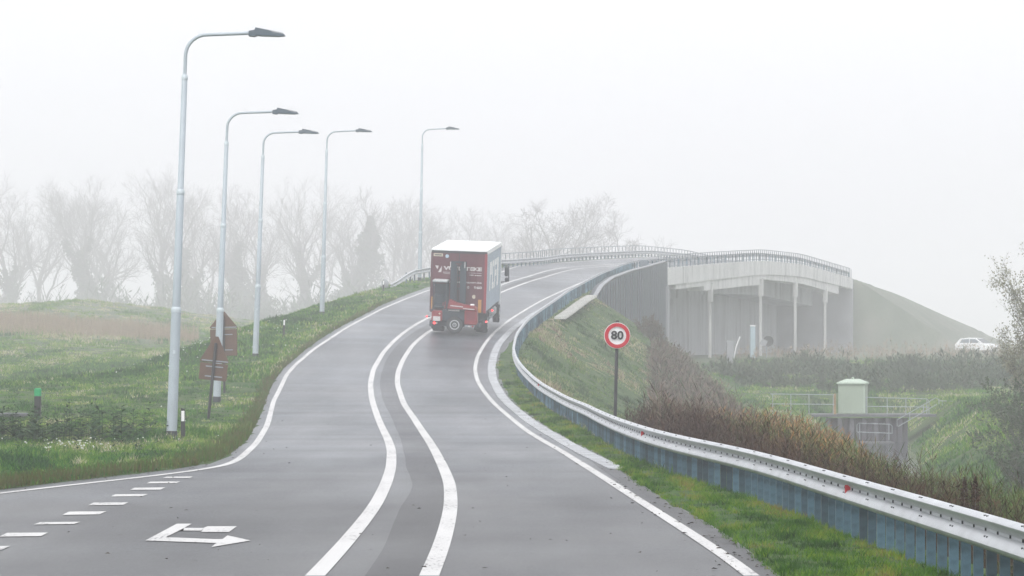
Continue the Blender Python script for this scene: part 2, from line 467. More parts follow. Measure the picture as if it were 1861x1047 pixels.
def GLow(X, Y):                                    # field and mound on the left
    m = np.interp(X, [-80, -55, -48, -40, -33, -27, -21, -12], [5.6, 5.9, 6.2, 6.6, 5.9, 5.0, 4.3, 3.2])
    up = np.interp(Y, [-300, 112, 130, 160, 200, 250, 308, 320, 360, 3000], [0, 0, .06, .42, 1.5, 3.55, 6.4, 6.2, 2.6, 2.6])
    base = np.where(Y > 360, 2.6, up * (1 + (m / 6.4 - 1) * sstep(170, 260, Y)))
    return base
def chan(Y): return np.interp(Y, [20, 60, 100, 120, 145, 165, 200], [10.5, 10.0, 12.2, 13.6, 16.6, 18.6, 21])
def GRight(X, Y):                                  # low ground, far bank and stream on the right
    base = np.interp(Y, [-300, 60, 95, 100, 145, 186, 192, 242, 262, 300, 420, 3000], [-.9, -.9, -1.5, -1.6, -.32, -.6, -.6, .95, 1.35, 1.5, 2.0, 2.2])
    c = chan(Y)
    left = X < c
    flat = np.where(left, np.interp(Y, [60, 150, 192, 240], [-1.5, -1.5, -.6, .95]), base)
    d = np.abs(X - c)
    w = np.interp(Y, [20, 100, 145], [2.5, 3.2, 3.0])
    dig = np.clip(1 - (d - .9) / w, 0, 1) * sstep(192, 186, Y)
    bed = np.interp(Y, [20, 100, 165], [-2.6, -2.7, -2.75])
    z = np.where(Y < 192, flat + (bed - flat) * dig, base)
    # far right bank rises a little towards the lane that the car is on
    return z
def terrain(X, Y):
    X = np.asarray(X, float); Y = np.asarray(Y, float)
    xl, xr, xg = XL(Y), XR(Y), XG(Y)
    zin = zroad(np.clip(X, xl, xr), Y)
    z = zin - .05
    # left
    d = xl - X
    w = np.interp(Y, [100, 140, 176, 200, 225, 250], [30, 6, 4.5, 3.4, 3.0, 1.6])
    zl = zroad(xl, Y) + .03 - np.interp(Y, [110, 140], [.0, .055]) * np.clip(d, 0, w) - .36 * np.clip(d - w, 0, None)
    zL = np.maximum(zl, GLow(X, Y))
    z = np.where(d > .02, zL, z)
    # right
    e = X - xr
    top = zroad(xr, Y) + .03
    s = np.interp(Y, [60, 110, 150, 200], [.5, .52, .56, .66])
    zs = top - s * np.clip(X - xg - .6, 0, None)
    low = GRight(X, Y)
    zR = np.maximum(zs, low)
    xw = Xwall(Y)
    wl = low + np.clip((3.5 - low) * (1 - (Y - 196) / 22), 0, None) * np.exp(-np.clip(X - xw, 0, None) / 5.5)
    inwall = (Y > 200) & (Y < BR0 + 1) & (X > xw - .4)
    zR = np.where(inwall, np.minimum(zR, np.maximum(wl, low)), zR)
    z = np.where(e > .02, zR, z)
    bridge = (Y >= BR0 - .5) & (Y <= BR1 + 1.5) & (X > XF(Y) - 9.2)
    z = np.where(bridge, low, z)
    out = (d > .6) | (e > .5)
    rough = vnoise(X, Y, 2.3) * .10 + vnoise(X + 31, Y, .9) * .05
    amp = np.where(d > .6, np.clip((d - .6) / 3, 0, 1), np.clip((X - xg - .5) / 2, 0, 1))
    z = z + np.where(out, rough * amp, 0)
    return z

def grow(a, b, s0, k):
    v = [a]; s = s0
    while v[-1] < b:
        v.append(v[-1] + s); s *= k
    return v
gx = np.array(sorted(set([-x for x in grow(46, 1300, 2, 1.25)] + list(np.arange(-46, -26, .9)) + list(np.arange(-26, 18, .4)) + list(np.arange(18, 62, .8)) + grow(62, 1300, 2, 1.25))))
gy = np.array(sorted(set([-y + 4 for y in grow(0, 240, 4, 1.4)] + list(np.arange(5, 200, 1.0)) + list(np.arange(200, 352, .8)) + list(np.arange(352, 470, 3)) + grow(470, 2200, 6, 1.25))))
GX, GY = np.meshgrid(gx, gy)
GZ = terrain(GX, GY)
nx, ny = len(gx), len(gy)
ii = (np.arange(ny - 1)[:, None] * nx + np.arange(nx - 1)[None, :]).ravel()
quads = np.stack([ii, ii + 1, ii + 1 + nx, ii + nx], 1)

def ground_mat():
    m, nt, b = base_mat('ground_turf')
    N, L = nt.nodes, nt.links
    tc = N.new('ShaderNodeTexCoord')
    def noise(s, d=5):
        n = N.new('ShaderNodeTexNoise'); n.inputs['Scale'].default_value = s; n.inputs['Detail'].default_value = d
        L.new(tc.outputs['Object'], n.inputs['Vector']); return n.outputs['Fac']
    def ramp(v, stops):
        r = N.new('ShaderNodeValToRGB'); el = r.color_ramp.elements
        while len(el) < len(stops): el.new(.5)
        for e, (p, c) in zip(el, stops): e.position = p; e.color = (*c, 1)
        L.new(v, r.inputs['Fac']); return r.outputs['Color']
    big = ramp(noise(.12), [(.3, (.022, .06, .012)), (.5, (.03, .075, .016)), (.7, (.06, .075, .03))])
    fine = ramp(noise(1.8, 8), [(.3, (.02, .05, .01)), (.5, (.05, .1, .022)), (.72, (.12, .13, .06))])
    mx = N.new('ShaderNodeMix'); mx.data_type = 'RGBA'; mx.inputs['Factor'].default_value = .55
    L.new(big, mx.inputs['A']); L.new(fine, mx.inputs['B'])
    # ground turns paler and greyer far off: haze put into the turf colour
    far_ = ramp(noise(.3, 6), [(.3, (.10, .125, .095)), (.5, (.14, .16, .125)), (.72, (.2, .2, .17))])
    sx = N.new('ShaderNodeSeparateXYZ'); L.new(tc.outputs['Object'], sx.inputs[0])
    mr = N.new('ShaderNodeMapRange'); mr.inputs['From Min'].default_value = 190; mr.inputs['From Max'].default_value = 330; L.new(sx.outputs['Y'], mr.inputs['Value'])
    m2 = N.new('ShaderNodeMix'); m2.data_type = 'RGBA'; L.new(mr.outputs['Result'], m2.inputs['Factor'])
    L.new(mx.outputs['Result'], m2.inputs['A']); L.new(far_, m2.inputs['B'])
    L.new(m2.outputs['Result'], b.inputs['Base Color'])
    b.inputs['Roughness'].default_value = .9; b.inputs['Specular IOR Level'].default_value = .2
    bp = N.new('ShaderNodeBump'); bp.inputs['Strength'].default_value = .8; bp.inputs['Distance'].default_value = .15
    L.new(noise(2.2, 8), bp.inputs['Height']); L.new(bp.outputs['Normal'], b.inputs['Normal'])
    return m
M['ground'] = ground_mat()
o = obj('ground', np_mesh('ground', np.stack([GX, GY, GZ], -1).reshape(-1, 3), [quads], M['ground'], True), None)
tag(o, kind='structure')

# ------------------------------------------------------------------ road
ry = np.arange(6, 450, 1.0); nc = 16
rows = []
for y in ry:
    xs_ = np.linspace(XL(y), XR(y), nc)
    rows.append(np.stack([xs_, np.full(nc, y), zroad(xs_, y)], 1))
RV = np.concatenate(rows)
ii = (np.arange(len(ry) - 1)[:, None] * nc + np.arange(nc - 1)[None, :]).ravel()
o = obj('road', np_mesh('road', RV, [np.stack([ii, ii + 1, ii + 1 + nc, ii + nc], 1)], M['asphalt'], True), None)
tag(o, kind='structure')

def ribbon(path, w, dz, m, name, y0=0, y1=1e9, off=0.0, wob=0.0):
    X, Y = path
    k = (Y >= y0) & (Y <= y1); X, Y = X[k], Y[k]
    dx = np.gradient(X, Y); n = np.sqrt(1 + dx * dx)
    lx, ly = -1 / n, dx / n                        # left normal
    wl = w / 2 + off; wr = -w / 2 + off
    wobv = wob * (vnoise(X * 0 + 3, Y, 9.0) + .25 * vnoise(X * 0 + 9, Y, 2.6))
    A = np.stack([X + lx * (wl + wobv), Y + ly * (wl + wobv)], 1); B = np.stack([X + lx * wr, Y + ly * wr], 1)
    za = zroad(A[:, 0], A[:, 1]) + dz; zb = zroad(B[:, 0], B[:, 1]) + dz
    V = np.empty((2 * len(X), 3)); V[0::2] = np.c_[A, za]; V[1::2] = np.c_[B, zb]
    i = np.arange(len(X) - 1) * 2
    return obj(name, np_mesh(name, V, [np.stack([i, i + 1, i + 3, i + 2], 1)], m, True))
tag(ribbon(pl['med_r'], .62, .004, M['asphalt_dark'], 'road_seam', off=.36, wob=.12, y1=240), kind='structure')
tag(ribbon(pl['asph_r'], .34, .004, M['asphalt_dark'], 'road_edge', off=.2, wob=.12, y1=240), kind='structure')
for nm, w in (('med_l', .2), ('med_r', .2), ('edge_r', .16), ('edge_l', .16)):
    tag(ribbon(pl[nm], w, .008, M['paint'], 'road_marking', y1=445), kind='structure')

rib = MB()
for y in np.arange(22, 56, 1.15):
    x1, x0 = float(XR(y)) - .02, float(np.interp(y, pl['edge_r'][1], pl['edge_r'][0])) + .16
    if x1 - x0 < .2: continue
    m_ = 6; xx = np.linspace(x0 + .1 * random.random(), x1 - .04, m_)
    lo = [(x, y + .12 * float(vnoise(x * 3, y, .5)), 0) for x in xx]; up_ = [(x, y + .42 + .3 * float(vnoise(x * 3 + 9, y, .5)), 0) for x in xx]
    rib.add([(x, yy_, float(zroad(x, yy_)) + .0075) for x, yy_, _ in lo + up_], [(i, i + 1, m_ + i + 1, m_ + i) for i in range(m_ - 1)])
tag(obj('rumble_ribs', rib, M['asphalt_dark']), kind='structure')
def flat(name, polys, m, dz):
    mb = MB()
    for P in polys:
        Q = road_pts(P)
        mb.add([(x, y, float(zroad(x, y)) + dz) for x, y in Q], [tuple(range(len(Q)))])
    return tag(obj(name, mb, m), kind='structure')
# give way blocks across the mouth of the side road, seen in the photo as slim slanted bars
blocks = [[(-14, 1000), (4, 1000), (20, 993), (0, 993)], [(0, 976), (76, 975), (88, 968.5), (14, 969)], [(62, 954), (135, 953), (147, 949), (74, 949.5)], [(114, 936.5), (181, 935.5), (194, 930), (126, 930.5)],
          [(161, 919), (225, 918), (234, 913.5), (171, 914)], [(202, 903), (260, 902.5), (270, 898.5), (210, 899)], [(237, 891), (292, 890.5), (301, 886.5), (245, 887)], [(267, 879), (321, 878.7), (328, 875.5), (274, 876)], [(296, 869.5), (346, 869), (351, 866.5), (303, 867)]]
flat('road_marking', blocks, M['paint'], .008)
flat('road_marking', [[(265, 983), (322, 952.5), (349, 952.5), (335, 960.5), (334, 965), (326, 965), (302, 977), (390, 980.5), (401, 985), (394, 987.5)],
                      [(390, 980.5), (405, 980.5), (414, 973.8), (456, 983), (385, 995), (394, 987.5), (401, 985)],
                      [(336, 960), (372, 960.3), (366, 965), (326, 965)], [(372, 959.5), (378, 957.2), (431, 957.2), (417, 967.5), (366, 967.5)]], M['paint'], .008)

# concrete gutter: long blocks with open joints
gmb = MB()
gut = [(1106, 853), (1052, 826.5), (1003, 798), (949, 763), (903, 720), (888, 690), (886, 668), (890, 648), (899, 627), (926, 597.5), (963, 571.5), (1003, 549)]
gX, gY = smooth_path(road_pts(gut), .5, 11)
i0 = 0
while i0 < len(gX) - 2:
    i1 = min(i0 + 9, len(gX) - 1)
    P = []
    xs_, ys_ = gX[i0:i1 + 1].copy(), gY[i0:i1 + 1].copy()
    if len(ys_) > 1: ys_[-1] -= .05; xs_[-1] = np.interp(ys_[-1], gY, gX)
    dz = .02 + .008 * random.random()
    gmb.sweep([(x, y, float(zroad(x + .16, y))) for x, y in zip(xs_, ys_)], [(-.0, -.05), (-.0, dz), (-.16, dz - .012), (-.33, dz), (-.33, -.05)])
    i0 = i1
tag(obj('gutter', gmb, M['gutter']), kind='structure')

# ------------------------------------------------------------------ grass and weeds
def in_view(X, Y, m=60): 
    px = CX + F * X / Y; return (px > -m) & (px < 1861 + m)
def blades(name, mat_, X, Y, h, w, lean=.35, face=None, z=None, kind='stuff', tint=None):
    n = len(X)
    Z = terrain(X, Y) - .02 if z is None else z
    az = rng.uniform(0, 2 * np.pi, n)
    la = rng.uniform(0, 2 * np.pi, n); ll = rng.uniform(.1, 1, n) * lean * h
    dx, dy = np.cos(az) * w / 2, np.sin(az) * w / 2
    lx, ly = np.cos(la) * ll, np.sin(la) * ll
    V = np.empty((n, 5, 3))
    V[:, 0] = np.c_[X - dx, Y - dy, Z]; V[:, 1] = np.c_[X + dx, Y + dy, Z]
    V[:, 2] = np.c_[X + dx * .8 + lx * .35, Y + dy * .8 + ly * .35, Z + h * .55]; V[:, 3] = np.c_[X - dx * .8 + lx * .35, Y - dy * .8 + ly * .35, Z + h * .55]
    V[:, 4] = np.c_[X + lx, Y + ly, Z + h]
    i = np.arange(n) * 5
    me = np_mesh(name, V.reshape(-1, 3), [np.stack([i, i + 1, i + 2, i + 3], 1), np.stack([i + 3, i + 2, i + 4], 1)], mat_)
    if tint is not None:
        at = me.attributes.new('tint', 'FLOAT', 'POINT'); at.data.foreach_set('value', np.repeat(tint, 5).astype(np.float32))
    o = obj(name, me)
    return tag(o, kind=kind)
def tufts(name, mat_, X, Y, per, rad, h, w, lean, tint, edge=None, keep=None):
    # tussocks: each a fan of blades that share a height and a hue
    n = len(X)
    idx = np.repeat(np.arange(n), per)
    r = rad[idx] * np.sqrt(rng.random(len(idx))); a = rng.uniform(0, 2 * np.pi, len(idx))
    bx, by = X[idx] + r * np.cos(a), Y[idx] + r * np.sin(a)
    hh = h[idx] * rng.uniform(.55, 1.15, len(idx)) * (1.1 - .5 * r / rad[idx])
    tt = tint[idx]; ww = w * rng.uniform(.7, 1.4, len(idx)) * np.clip(by / 60, .7, 3)
    if keep is not None:
        k = keep(bx, by); bx, by, hh, tt, ww = bx[k], by[k], hh[k], tt[k], ww[k]
    z = terrain(bx, by) - .02
    if edge is not None: z = np.where(np.abs(bx - edge(by)) < .5, zroad(bx, by) - .01, z)
    return blades(name, mat_, bx, by, hh, ww, lean, z=z, tint=tt)
TURF = tint_mat('turf_tint', [(0, (.004, .026, .0)), (.3, (.022, .095, .0)), (.55, (.07, .175, .001)), (.75, (.14, .24, .004)), (.9, (.24, .24, .04)), (1, (.17, .11, .035))])
MEAD = tint_mat('meadow_tint', [(0, (.008, .042, .014)), (.3, (.03, .125, .014)), (.55, (.095, .22, .02)), (.75, (.2, .29, .04)), (.9, (.4, .37, .22)), (1, (.46, .42, .32))])
SLOT = tint_mat('slope_tint', [(0, (.02, .055, .016)), (.3, (.06, .14, .03)), (.5, (.14, .21, .05)), (.7, (.3, .29, .16)), (.85, (.38, .31, .21)), (1, (.15, .095, .07))])
GREEN = leaf_mat('verge_grass', [(.008, .034, .001), (.055, .13, .002), (.13, .21, .006), (.28, .26, .05)], ns=1.6)
GREEN2 = leaf_mat('field_grass', [(.012, .045, .006), (.06, .14, .018), (.15, .23, .045), (.32, .31, .16)], ns=.9)
BROWN = leaf_mat('brown_grass', [(.05, .06, .015), (.1, .085, .03), (.045, .12, .015), (.19, .16, .06)])
SLOPE = leaf_mat('slope_grass', [(.06, .045, .03), (.09, .14, .045), (.3, .27, .17), (.11, .18, .05), (.15, .11, .08)], ns=.6)
REED = leaf_mat('reed_straw', [(.26, .2, .15), (.34, .27, .2), (.2, .15, .11)])
ORANGE = leaf_mat('orange_reed', [(.1, .06, .03), (.22, .12, .045), (.33, .17, .045), (.2, .16, .1), (.1, .11, .05)], ns=.6)
MAUVE = leaf_mat('mauve_scrub', [(.028, .02, .019), (.085, .055, .046), (.16, .115, .085), (.06, .09, .04), (.11, .07, .055)], ns=.5)
DARKW = leaf_mat('dark_dock', [(.008, .005, .004), (.026, .013, .01), (.07, .034, .02), (.13, .08, .045)], ns=.8)
HEDGE = leaf_mat('hedge_leaf', [(.028, .055, .028), (.05, .085, .042), (.085, .09, .055)])
DOCK = leaf_mat('dock_green', [(.006, .026, .008), (.016, .06, .016), (.045, .11, .03)])
WHITEF = mat('clover_white', (.62, .64, .6), .7, var=.1)

def pick(n, y0, y1, p=1.0):
    u = rng.random(n)
    if abs(p - 1) < 1e-6: return y0 * (y1 / y0) ** u
    q = 1 - p; return (y0 ** q + u * (y1 ** q - y0 ** q)) ** (1 / q)
# narrow turf strip between the road and the crash barrier
n = 5200; Y = pick(n, 26, 150, 1.7); X = XR(Y) - .02 + (XG(Y) + .3 - XR(Y)) * rng.random(n)
X = np.where(Y > 61, np.maximum(X, XR(Y) + .05), X)
t1 = np.clip(.45 + .9 * vnoise(X * 2, Y * .5, .8) + rng.normal(0, .17, n), .02, .98)
tufts('verge_grass', TURF, X, Y, 24, rng.uniform(.05, .13, n) * np.clip(Y / 50, 1, 2), rng.uniform(.05, .14, n) * (1 + 1.0 * vnoise(X, Y, .7)), .009, 1.0, t1, XR)
# left verge near
n = 5200; Y = pick(n, 48, 136, 1.5); xl = XL(Y); xm = -.16 * Y - 1.5
X = xl - .12 - (xl - xm) * rng.random(n)
t1 = np.clip(.46 + .75 * vnoise(X, Y * .25, 1.3) + rng.normal(0, .2, n), .02, .98)
tufts('meadow_grass', MEAD, X, Y, 26, rng.uniform(.12, .34, n) * np.clip(Y / 80, .8, 2), rng.uniform(.06, .2, n) * (1 + 1.2 * vnoise(X, Y * .4, 1.7)), .014, 1.1, t1, keep=lambda x, y: x < XL(y) - .02)
# browner fringe along the asphalt on the left
n = 14000; Y = pick(n, 46, 190, 1.8); X = XL(Y) - np.abs(rng.normal(0, np.interp(Y, [50, 75, 100], [.55, .3, .18]), n)) + .03
blades('fringe_grass', BROWN, X, Y, rng.uniform(.08, .24, n), rng.uniform(.009, .02, n) * np.clip(Y / 60, 1, 3), .5)
# left field and embankment farther away
n = 7000; Y = pick(n, 128, 322, 1.2); xl = np.minimum(XL(Y), np.interp(Y, [225, 250, 322], [99, -12, -16])); xm = -.16 * Y - 2
X = xl - .2 - (xl - xm) * rng.random(n)
t1 = np.clip(np.interp(Y, [150, 300], [.45, .66]) + .8 * vnoise(X * .7, Y * .12, 1.6) + rng.normal(0, .18, n), .02, .98)  # tint lightens with distance, misty fading put into the grass colour
tufts('field_grass', MEAD, X, Y, 22, rng.uniform(.3, .8, n), rng.uniform(.1, .32, n) * (1 + 1.2 * vnoise(X, Y * .3, 3)), .02, 1.0, t1, keep=lambda x, y: x < XL(y) - .05)
# dead straw on the mound
n = 15000; Y = rng.normal(258, 8.0, n); X = rng.uniform(-.16 * Y - 2, -.095 * Y, n)
k = (vnoise(X, Y, 5) + .3 * vnoise(X, Y, 1.5) > -.18 + .02 * np.clip(X + 36, 0, 20)) & (Y < 285); X, Y = X[k], Y[k]
blades('dead_straw', REED, X, Y, rng.uniform(.3, .85, len(X)), rng.uniform(.02, .04, len(X)), .5)
# embankment slope beyond the barrier
n = 4600; Y = pick(n, 58, 234, 1.0); xg = XG(Y)
X = xg + .25 + rng.random(n) ** 1.1 * np.interp(Y, [60, 110, 150, 235], [4, 6, 9, 8])
t1 = np.clip(.45 + .9 * vnoise(X * .8, Y * .2, 1.5) + .5 * vnoise(X, Y, 6) + rng.normal(0, .17, n), .02, .98)
tufts('slope_grass', SLOT, X, Y, 22, rng.uniform(.15, .5, n), rng.uniform(.08, .3, n) * (1 + 1.2 * vnoise(X, Y * .5, 2)), .016, 1.0, t1, keep=lambda x, y: ~((y > 199) & (x > Xwall(y) - .3)))
# right bank and far bank
n = 8000; Y = rng.uniform(84, 252, n); X = rng.uniform(8, .2 * Y + 3, n); k = (X > XG(Y) + 5) & (X < .2 * Y + 3) & (terrain(X, Y) > -2.3); X, Y = X[k], Y[k]
k = ~((Y > 161) & (Y < 170) & (np.abs(X - chan(Y)) < 3)); X, Y = X[k], Y[k]; n = len(X)
t1 = np.clip(.4 + .9 * vnoise(X * .8, Y * .15, 1.5) + rng.normal(0, .17, n), .02, .96)
tufts('bank_grass', SLOT if False else MEAD, X, Y, 20, rng.uniform(.25, .7, n), rng.uniform(.1, .34, n) * (1 + 1.2 * vnoise(X, Y * .5, 3)), .018, 1.0, t1)

# tall leafy dock weeds in the left foreground
def leafy(name, mat_, X, Y, h, nleaf, ls, spread=.5, kind='stuff', stalk=True):
    V = []; Fq = []; Ft = []
    zt = terrain(X, Y)
    vs = []; q = []; t = []
    for x, y, z, hh_ in zip(X, Y, zt, h):
        for j in range(nleaf):
            f = (j + .5) / nleaf; a = j * 2.4 + random.random()
            L_ = ls * hh_ * (1.1 - .6 * f) * random.uniform(.7, 1.2)
            b = Vector((x, y, z + hh_ * f * .95)); d = Vector((math.cos(a), math.sin(a), random.uniform(.1, .7)))
            d.normalize(); s = d.cross(Vector((0, 0, 1))).normalized() * L_ * .2
            o_ = len(vs)
            vs += [b, b + d * L_ * .5 + s, b + d * L_ - Vector((0, 0, L_ * .15)), b + d * L_ * .5 - s]
            q.append((o_, o_ + 1, o_ + 2, o_ + 3))
        if stalk:
            o_ = len(vs); w = .006
            vs += [(x - w, y, z - .05), (x + w, y, z - .05), (x + w * .4, y, z + hh_), (x - w * .4, y, z + hh_)]
            q.append((o_, o_ + 1, o_ + 2, o_ + 3))
    me = np_mesh(name, np.array([tuple(v) for v in vs]), [np.array(q)], mat_)
    return tag(obj(name, me), kind=kind)
n = 260
Y = rng.normal(79, 3.0, n); X = rng.uniform(-13.2, -8.3, n)
k = (vnoise(X, Y, 1.0) > -.06) & (X < XL(Y) - 1.2); X, Y = X[k], Y[k]
leafy('dock_weeds', DOCK, X, Y, rng.uniform(.2, .75, len(X)) * (1 + vnoise(X, Y, 1.2)), 16, .42)
n = 150; Y = rng.uniform(70, 135, n); X = rng.uniform(-.155 * Y, XL(Y) - 1, n)
leafy('meadow_weeds', DOCK, X, Y, rng.uniform(.1, .28, n), 9, .7, stalk=False)
# white clover heads
def heads(name, X, Y, h, s, mat_):
    z = terrain(X, Y)
    vs = []; q = []
    for x, y, zz_, hh_, ss in zip(X, Y, z, h, s):
        o_ = len(vs)
        c = Vector((x, y, zz_ + hh_))
        vs += [c + Vector(d) * ss for d in ((1, 0, 0), (0, 1, 0), (-1, 0, 0), (0, -1, 0), (0, 0, .8), (0, 0, -.8))]
        for a in range(4):
            q += [(o_ + a, o_ + (a + 1) % 4, o_ + 4), (o_ + (a + 1) % 4, o_ + a, o_ + 5)]
    return tag(obj(name, np_mesh(name, np.array([tuple(v) for v in vs]), [np.array(q)], mat_)), kind='stuff')
X = np.r_[rng.normal(-9.2, .33, 42), rng.normal(-8.6, 1.2, 16), rng.normal(-15, 2.4, 70), rng.normal(-14.5, 1.6, 50), rng.normal(-9.0, 1.0, 10)]
Y = np.r_[rng.normal(69, .8, 42), rng.normal(74, 2.5, 16), rng.normal(150, 8, 70), rng.normal(165, 5, 50), rng.normal(88, 6, 10)]
k = X < XL(Y) - .5; X, Y = X[k], Y[k]
heads('clover_flowers', X, Y, rng.uniform(.12, .26, len(X)), rng.uniform(.012, .03, len(X)) * np.clip(Y / 75, 1, 1.5), WHITEF)

# scrub of stalks: every stalk a few crossing blades with side shoots
def stalks(name, mat_, X, Y, h, side=8, thick=.012, leaf=.08, bushy=.25, z=None, label=None):
    n = len(X); Z = terrain(X, Y) - .05 if z is None else z
    Vs = []; Q = []; base = 0
    az = rng.uniform(0, np.pi, n)
    lx, ly = rng.normal(0, .12, n) * h, rng.normal(0, .12, n) * h
    th = thick * np.clip(Y / 60, .8, 2.6)
    dx, dy = np.cos(az) * th, np.sin(az) * th
    V = np.empty((n, 4, 3))
    V[:, 0] = np.c_[X - dx, Y - dy, Z]; V[:, 1] = np.c_[X + dx, Y + dy, Z]
    V[:, 2] = np.c_[X + lx + dx * .3, Y + ly + dy * .3, Z + h]; V[:, 3] = np.c_[X + lx - dx * .3, Y + ly - dy * .3, Z + h]
    i = np.arange(n) * 4
    Vs.append(V.reshape(-1, 3)); Q.append(np.stack([i, i + 1, i + 2, i + 3], 1)); base = 4 * n
    for j in range(side):
        f = rng.uniform(.25, 1.0, n)
        a = rng.uniform(0, 2 * np.pi, n); L_ = bushy * h * (1.15 - f * .7) * rng.uniform(.5, 1.3, n)
        p = np.c_[X + lx * f, Y + ly * f, Z + h * f]
        d = np.c_[np.cos(a) * L_, np.sin(a) * L_, L_ * rng.uniform(.3, 1.4, n)]
        w = leaf * rng.uniform(.5, 1.3, n) * np.clip(Y / 70, .7, 2.2)
        s = np.c_[-np.sin(a) * w * .5, np.cos(a) * w * .5, w * rng.uniform(-.4, .4, n)]
        V = np.stack([p, p + d * .6 + s, p + d, p + d * .6 - s], 1)
        Vs.append(V.reshape(-1, 3)); i = base + np.arange(n) * 4; Q.append(np.stack([i, i + 1, i + 2, i + 3], 1)); base += 4 * n
    o = obj(name, np_mesh(name, np.concatenate(Vs), Q, mat_))
    return tag(o, kind='stuff')
def zone(n, f, y0, y1):
    Y = rng.uniform(y0, y1, n); a, c = f(Y); X = a + (c - a) * rng.random(n); return X, Y
def cap(X, Y, h, PX, PY, jit=.16):
    px = CX + F * X / Y
    top = H + (HY - np.interp(px, PX, PY)) / F * Y + rng.normal(0, jit, len(X))
    return np.clip(np.minimum(h, top - terrain(X, Y)), .12, None)
# brown dead stalks close behind the barrier
TOPX, TOPY = [1180, 1215, 1260, 1320, 1390, 1440, 1520, 1600, 1650, 1700, 1760, 1861], [748, 740, 736, 768, 774, 796, 832, 848, 862, 872, 884, 908]
X, Y = zone(5200, lambda Y: (XG(Y) + .7, XG(Y) + np.interp(Y, [28, 60, 80], [4.2, 2.8, 1.8])), 31, 82)
k = vnoise(X, Y, 1.1) + .5 * vnoise(X, Y, .5) > -.12; X, Y = X[k], Y[k]
stalks('dead_weeds', DARKW, X, Y, cap(X, Y, rng.uniform(.5, 2.2, len(X)) * (1 + .9 * vnoise(X, Y, 1.6)), TOPX, TOPY, .15), 13, .004, .012, .2)
X, Y = zone(3000, lambda Y: (XG(Y) + 2.5, np.interp(Y, [44, 80], [7.2, 9.6])), 42, 80)
stalks('hollow_scrub', BROWN, X, Y, cap(X, Y, rng.uniform(.7, 2.2, len(X)) * (1 + .7 * vnoise(X, Y, 1.6)), [1400, 1480, 1560, 1620, 1700, 1861], [770, 800, 832, 852, 876, 905], .14), 18, .004, .016, .26)
# orange reeds in the hollow
X, Y = zone(5200, lambda Y: (np.interp(Y, [58, 80, 110], [5.0, 5.6, 6.4]), np.interp(Y, [58, 80, 100, 112], [7.4, 9.2, 11.2, 11.4])), 58, 112)
stalks('orange_reeds', ORANGE, X, Y, cap(X, Y, rng.uniform(.8, 1.7, len(X)) * (1 + .5 * vnoise(X, Y, 2.2)), [1180, 1310, 1420, 1480, 1530, 1570, 1620, 1700], [745, 706, 722, 752, 792, 830, 868, 890], .2), 14, .005, .02, .2)
# mauve bramble scrub on the lower slope
X, Y = zone(3600, lambda Y: (.0425 * Y + .5 * vnoise(Y * 0 + 5, Y, 6), np.interp(Y, [72, 100, 130, 190], [5.2, 7.8, 8.8, 11.6])), 74, 198)
stalks('bramble_scrub', MAUVE, X, Y, cap(X, Y, rng.uniform(.6, 1.7, len(X)) * (1 + .5 * vnoise(X, Y, 3)), [1100, 1140, 1165, 1200, 1240, 1290, 1340, 1420, 1500], [700, 660, 622, 618, 640, 690, 704, 718, 760]), 16, .006, .022, .36)
# hedge scrub on the far bank and rough stalks in front of the bridge
X, Y = zone(5200, lambda Y: (np.interp(Y, [194, 240], [9.5, 13.5]), .165 * Y + 3), 194, 238)
k = vnoise(X, Y, 5) + np.interp(X, [10, 18, 24], [-.25, .02, .1]) > .04; X, Y = X[k], Y[k]
stalks('bank_scrub', HEDGE, X, Y, rng.uniform(.2, .9, len(X)) * (1 + 1.4 * vnoise(X, Y, 3)), 16, .006, .035, .5)
X, Y = zone(900, lambda Y: (np.interp(Y, [240, 300], [14, 22]), .165 * Y + 3), 244, 300)
stalks('rough_stalks', REED, X, Y, rng.uniform(.25, 1.3, len(X)) * (1 + .9 * vnoise(X, Y, 4)), 7, .006, .03, .25)
# young stalks beside the 80 sign
X, Y = zone(240, lambda Y: (XG(Y) + .6, .0425 * Y + .4), 72, 112)
stalks('slope_stalks', BROWN, X, Y, rng.uniform(.2, .6, len(X)), 9, .005, .018, .3)

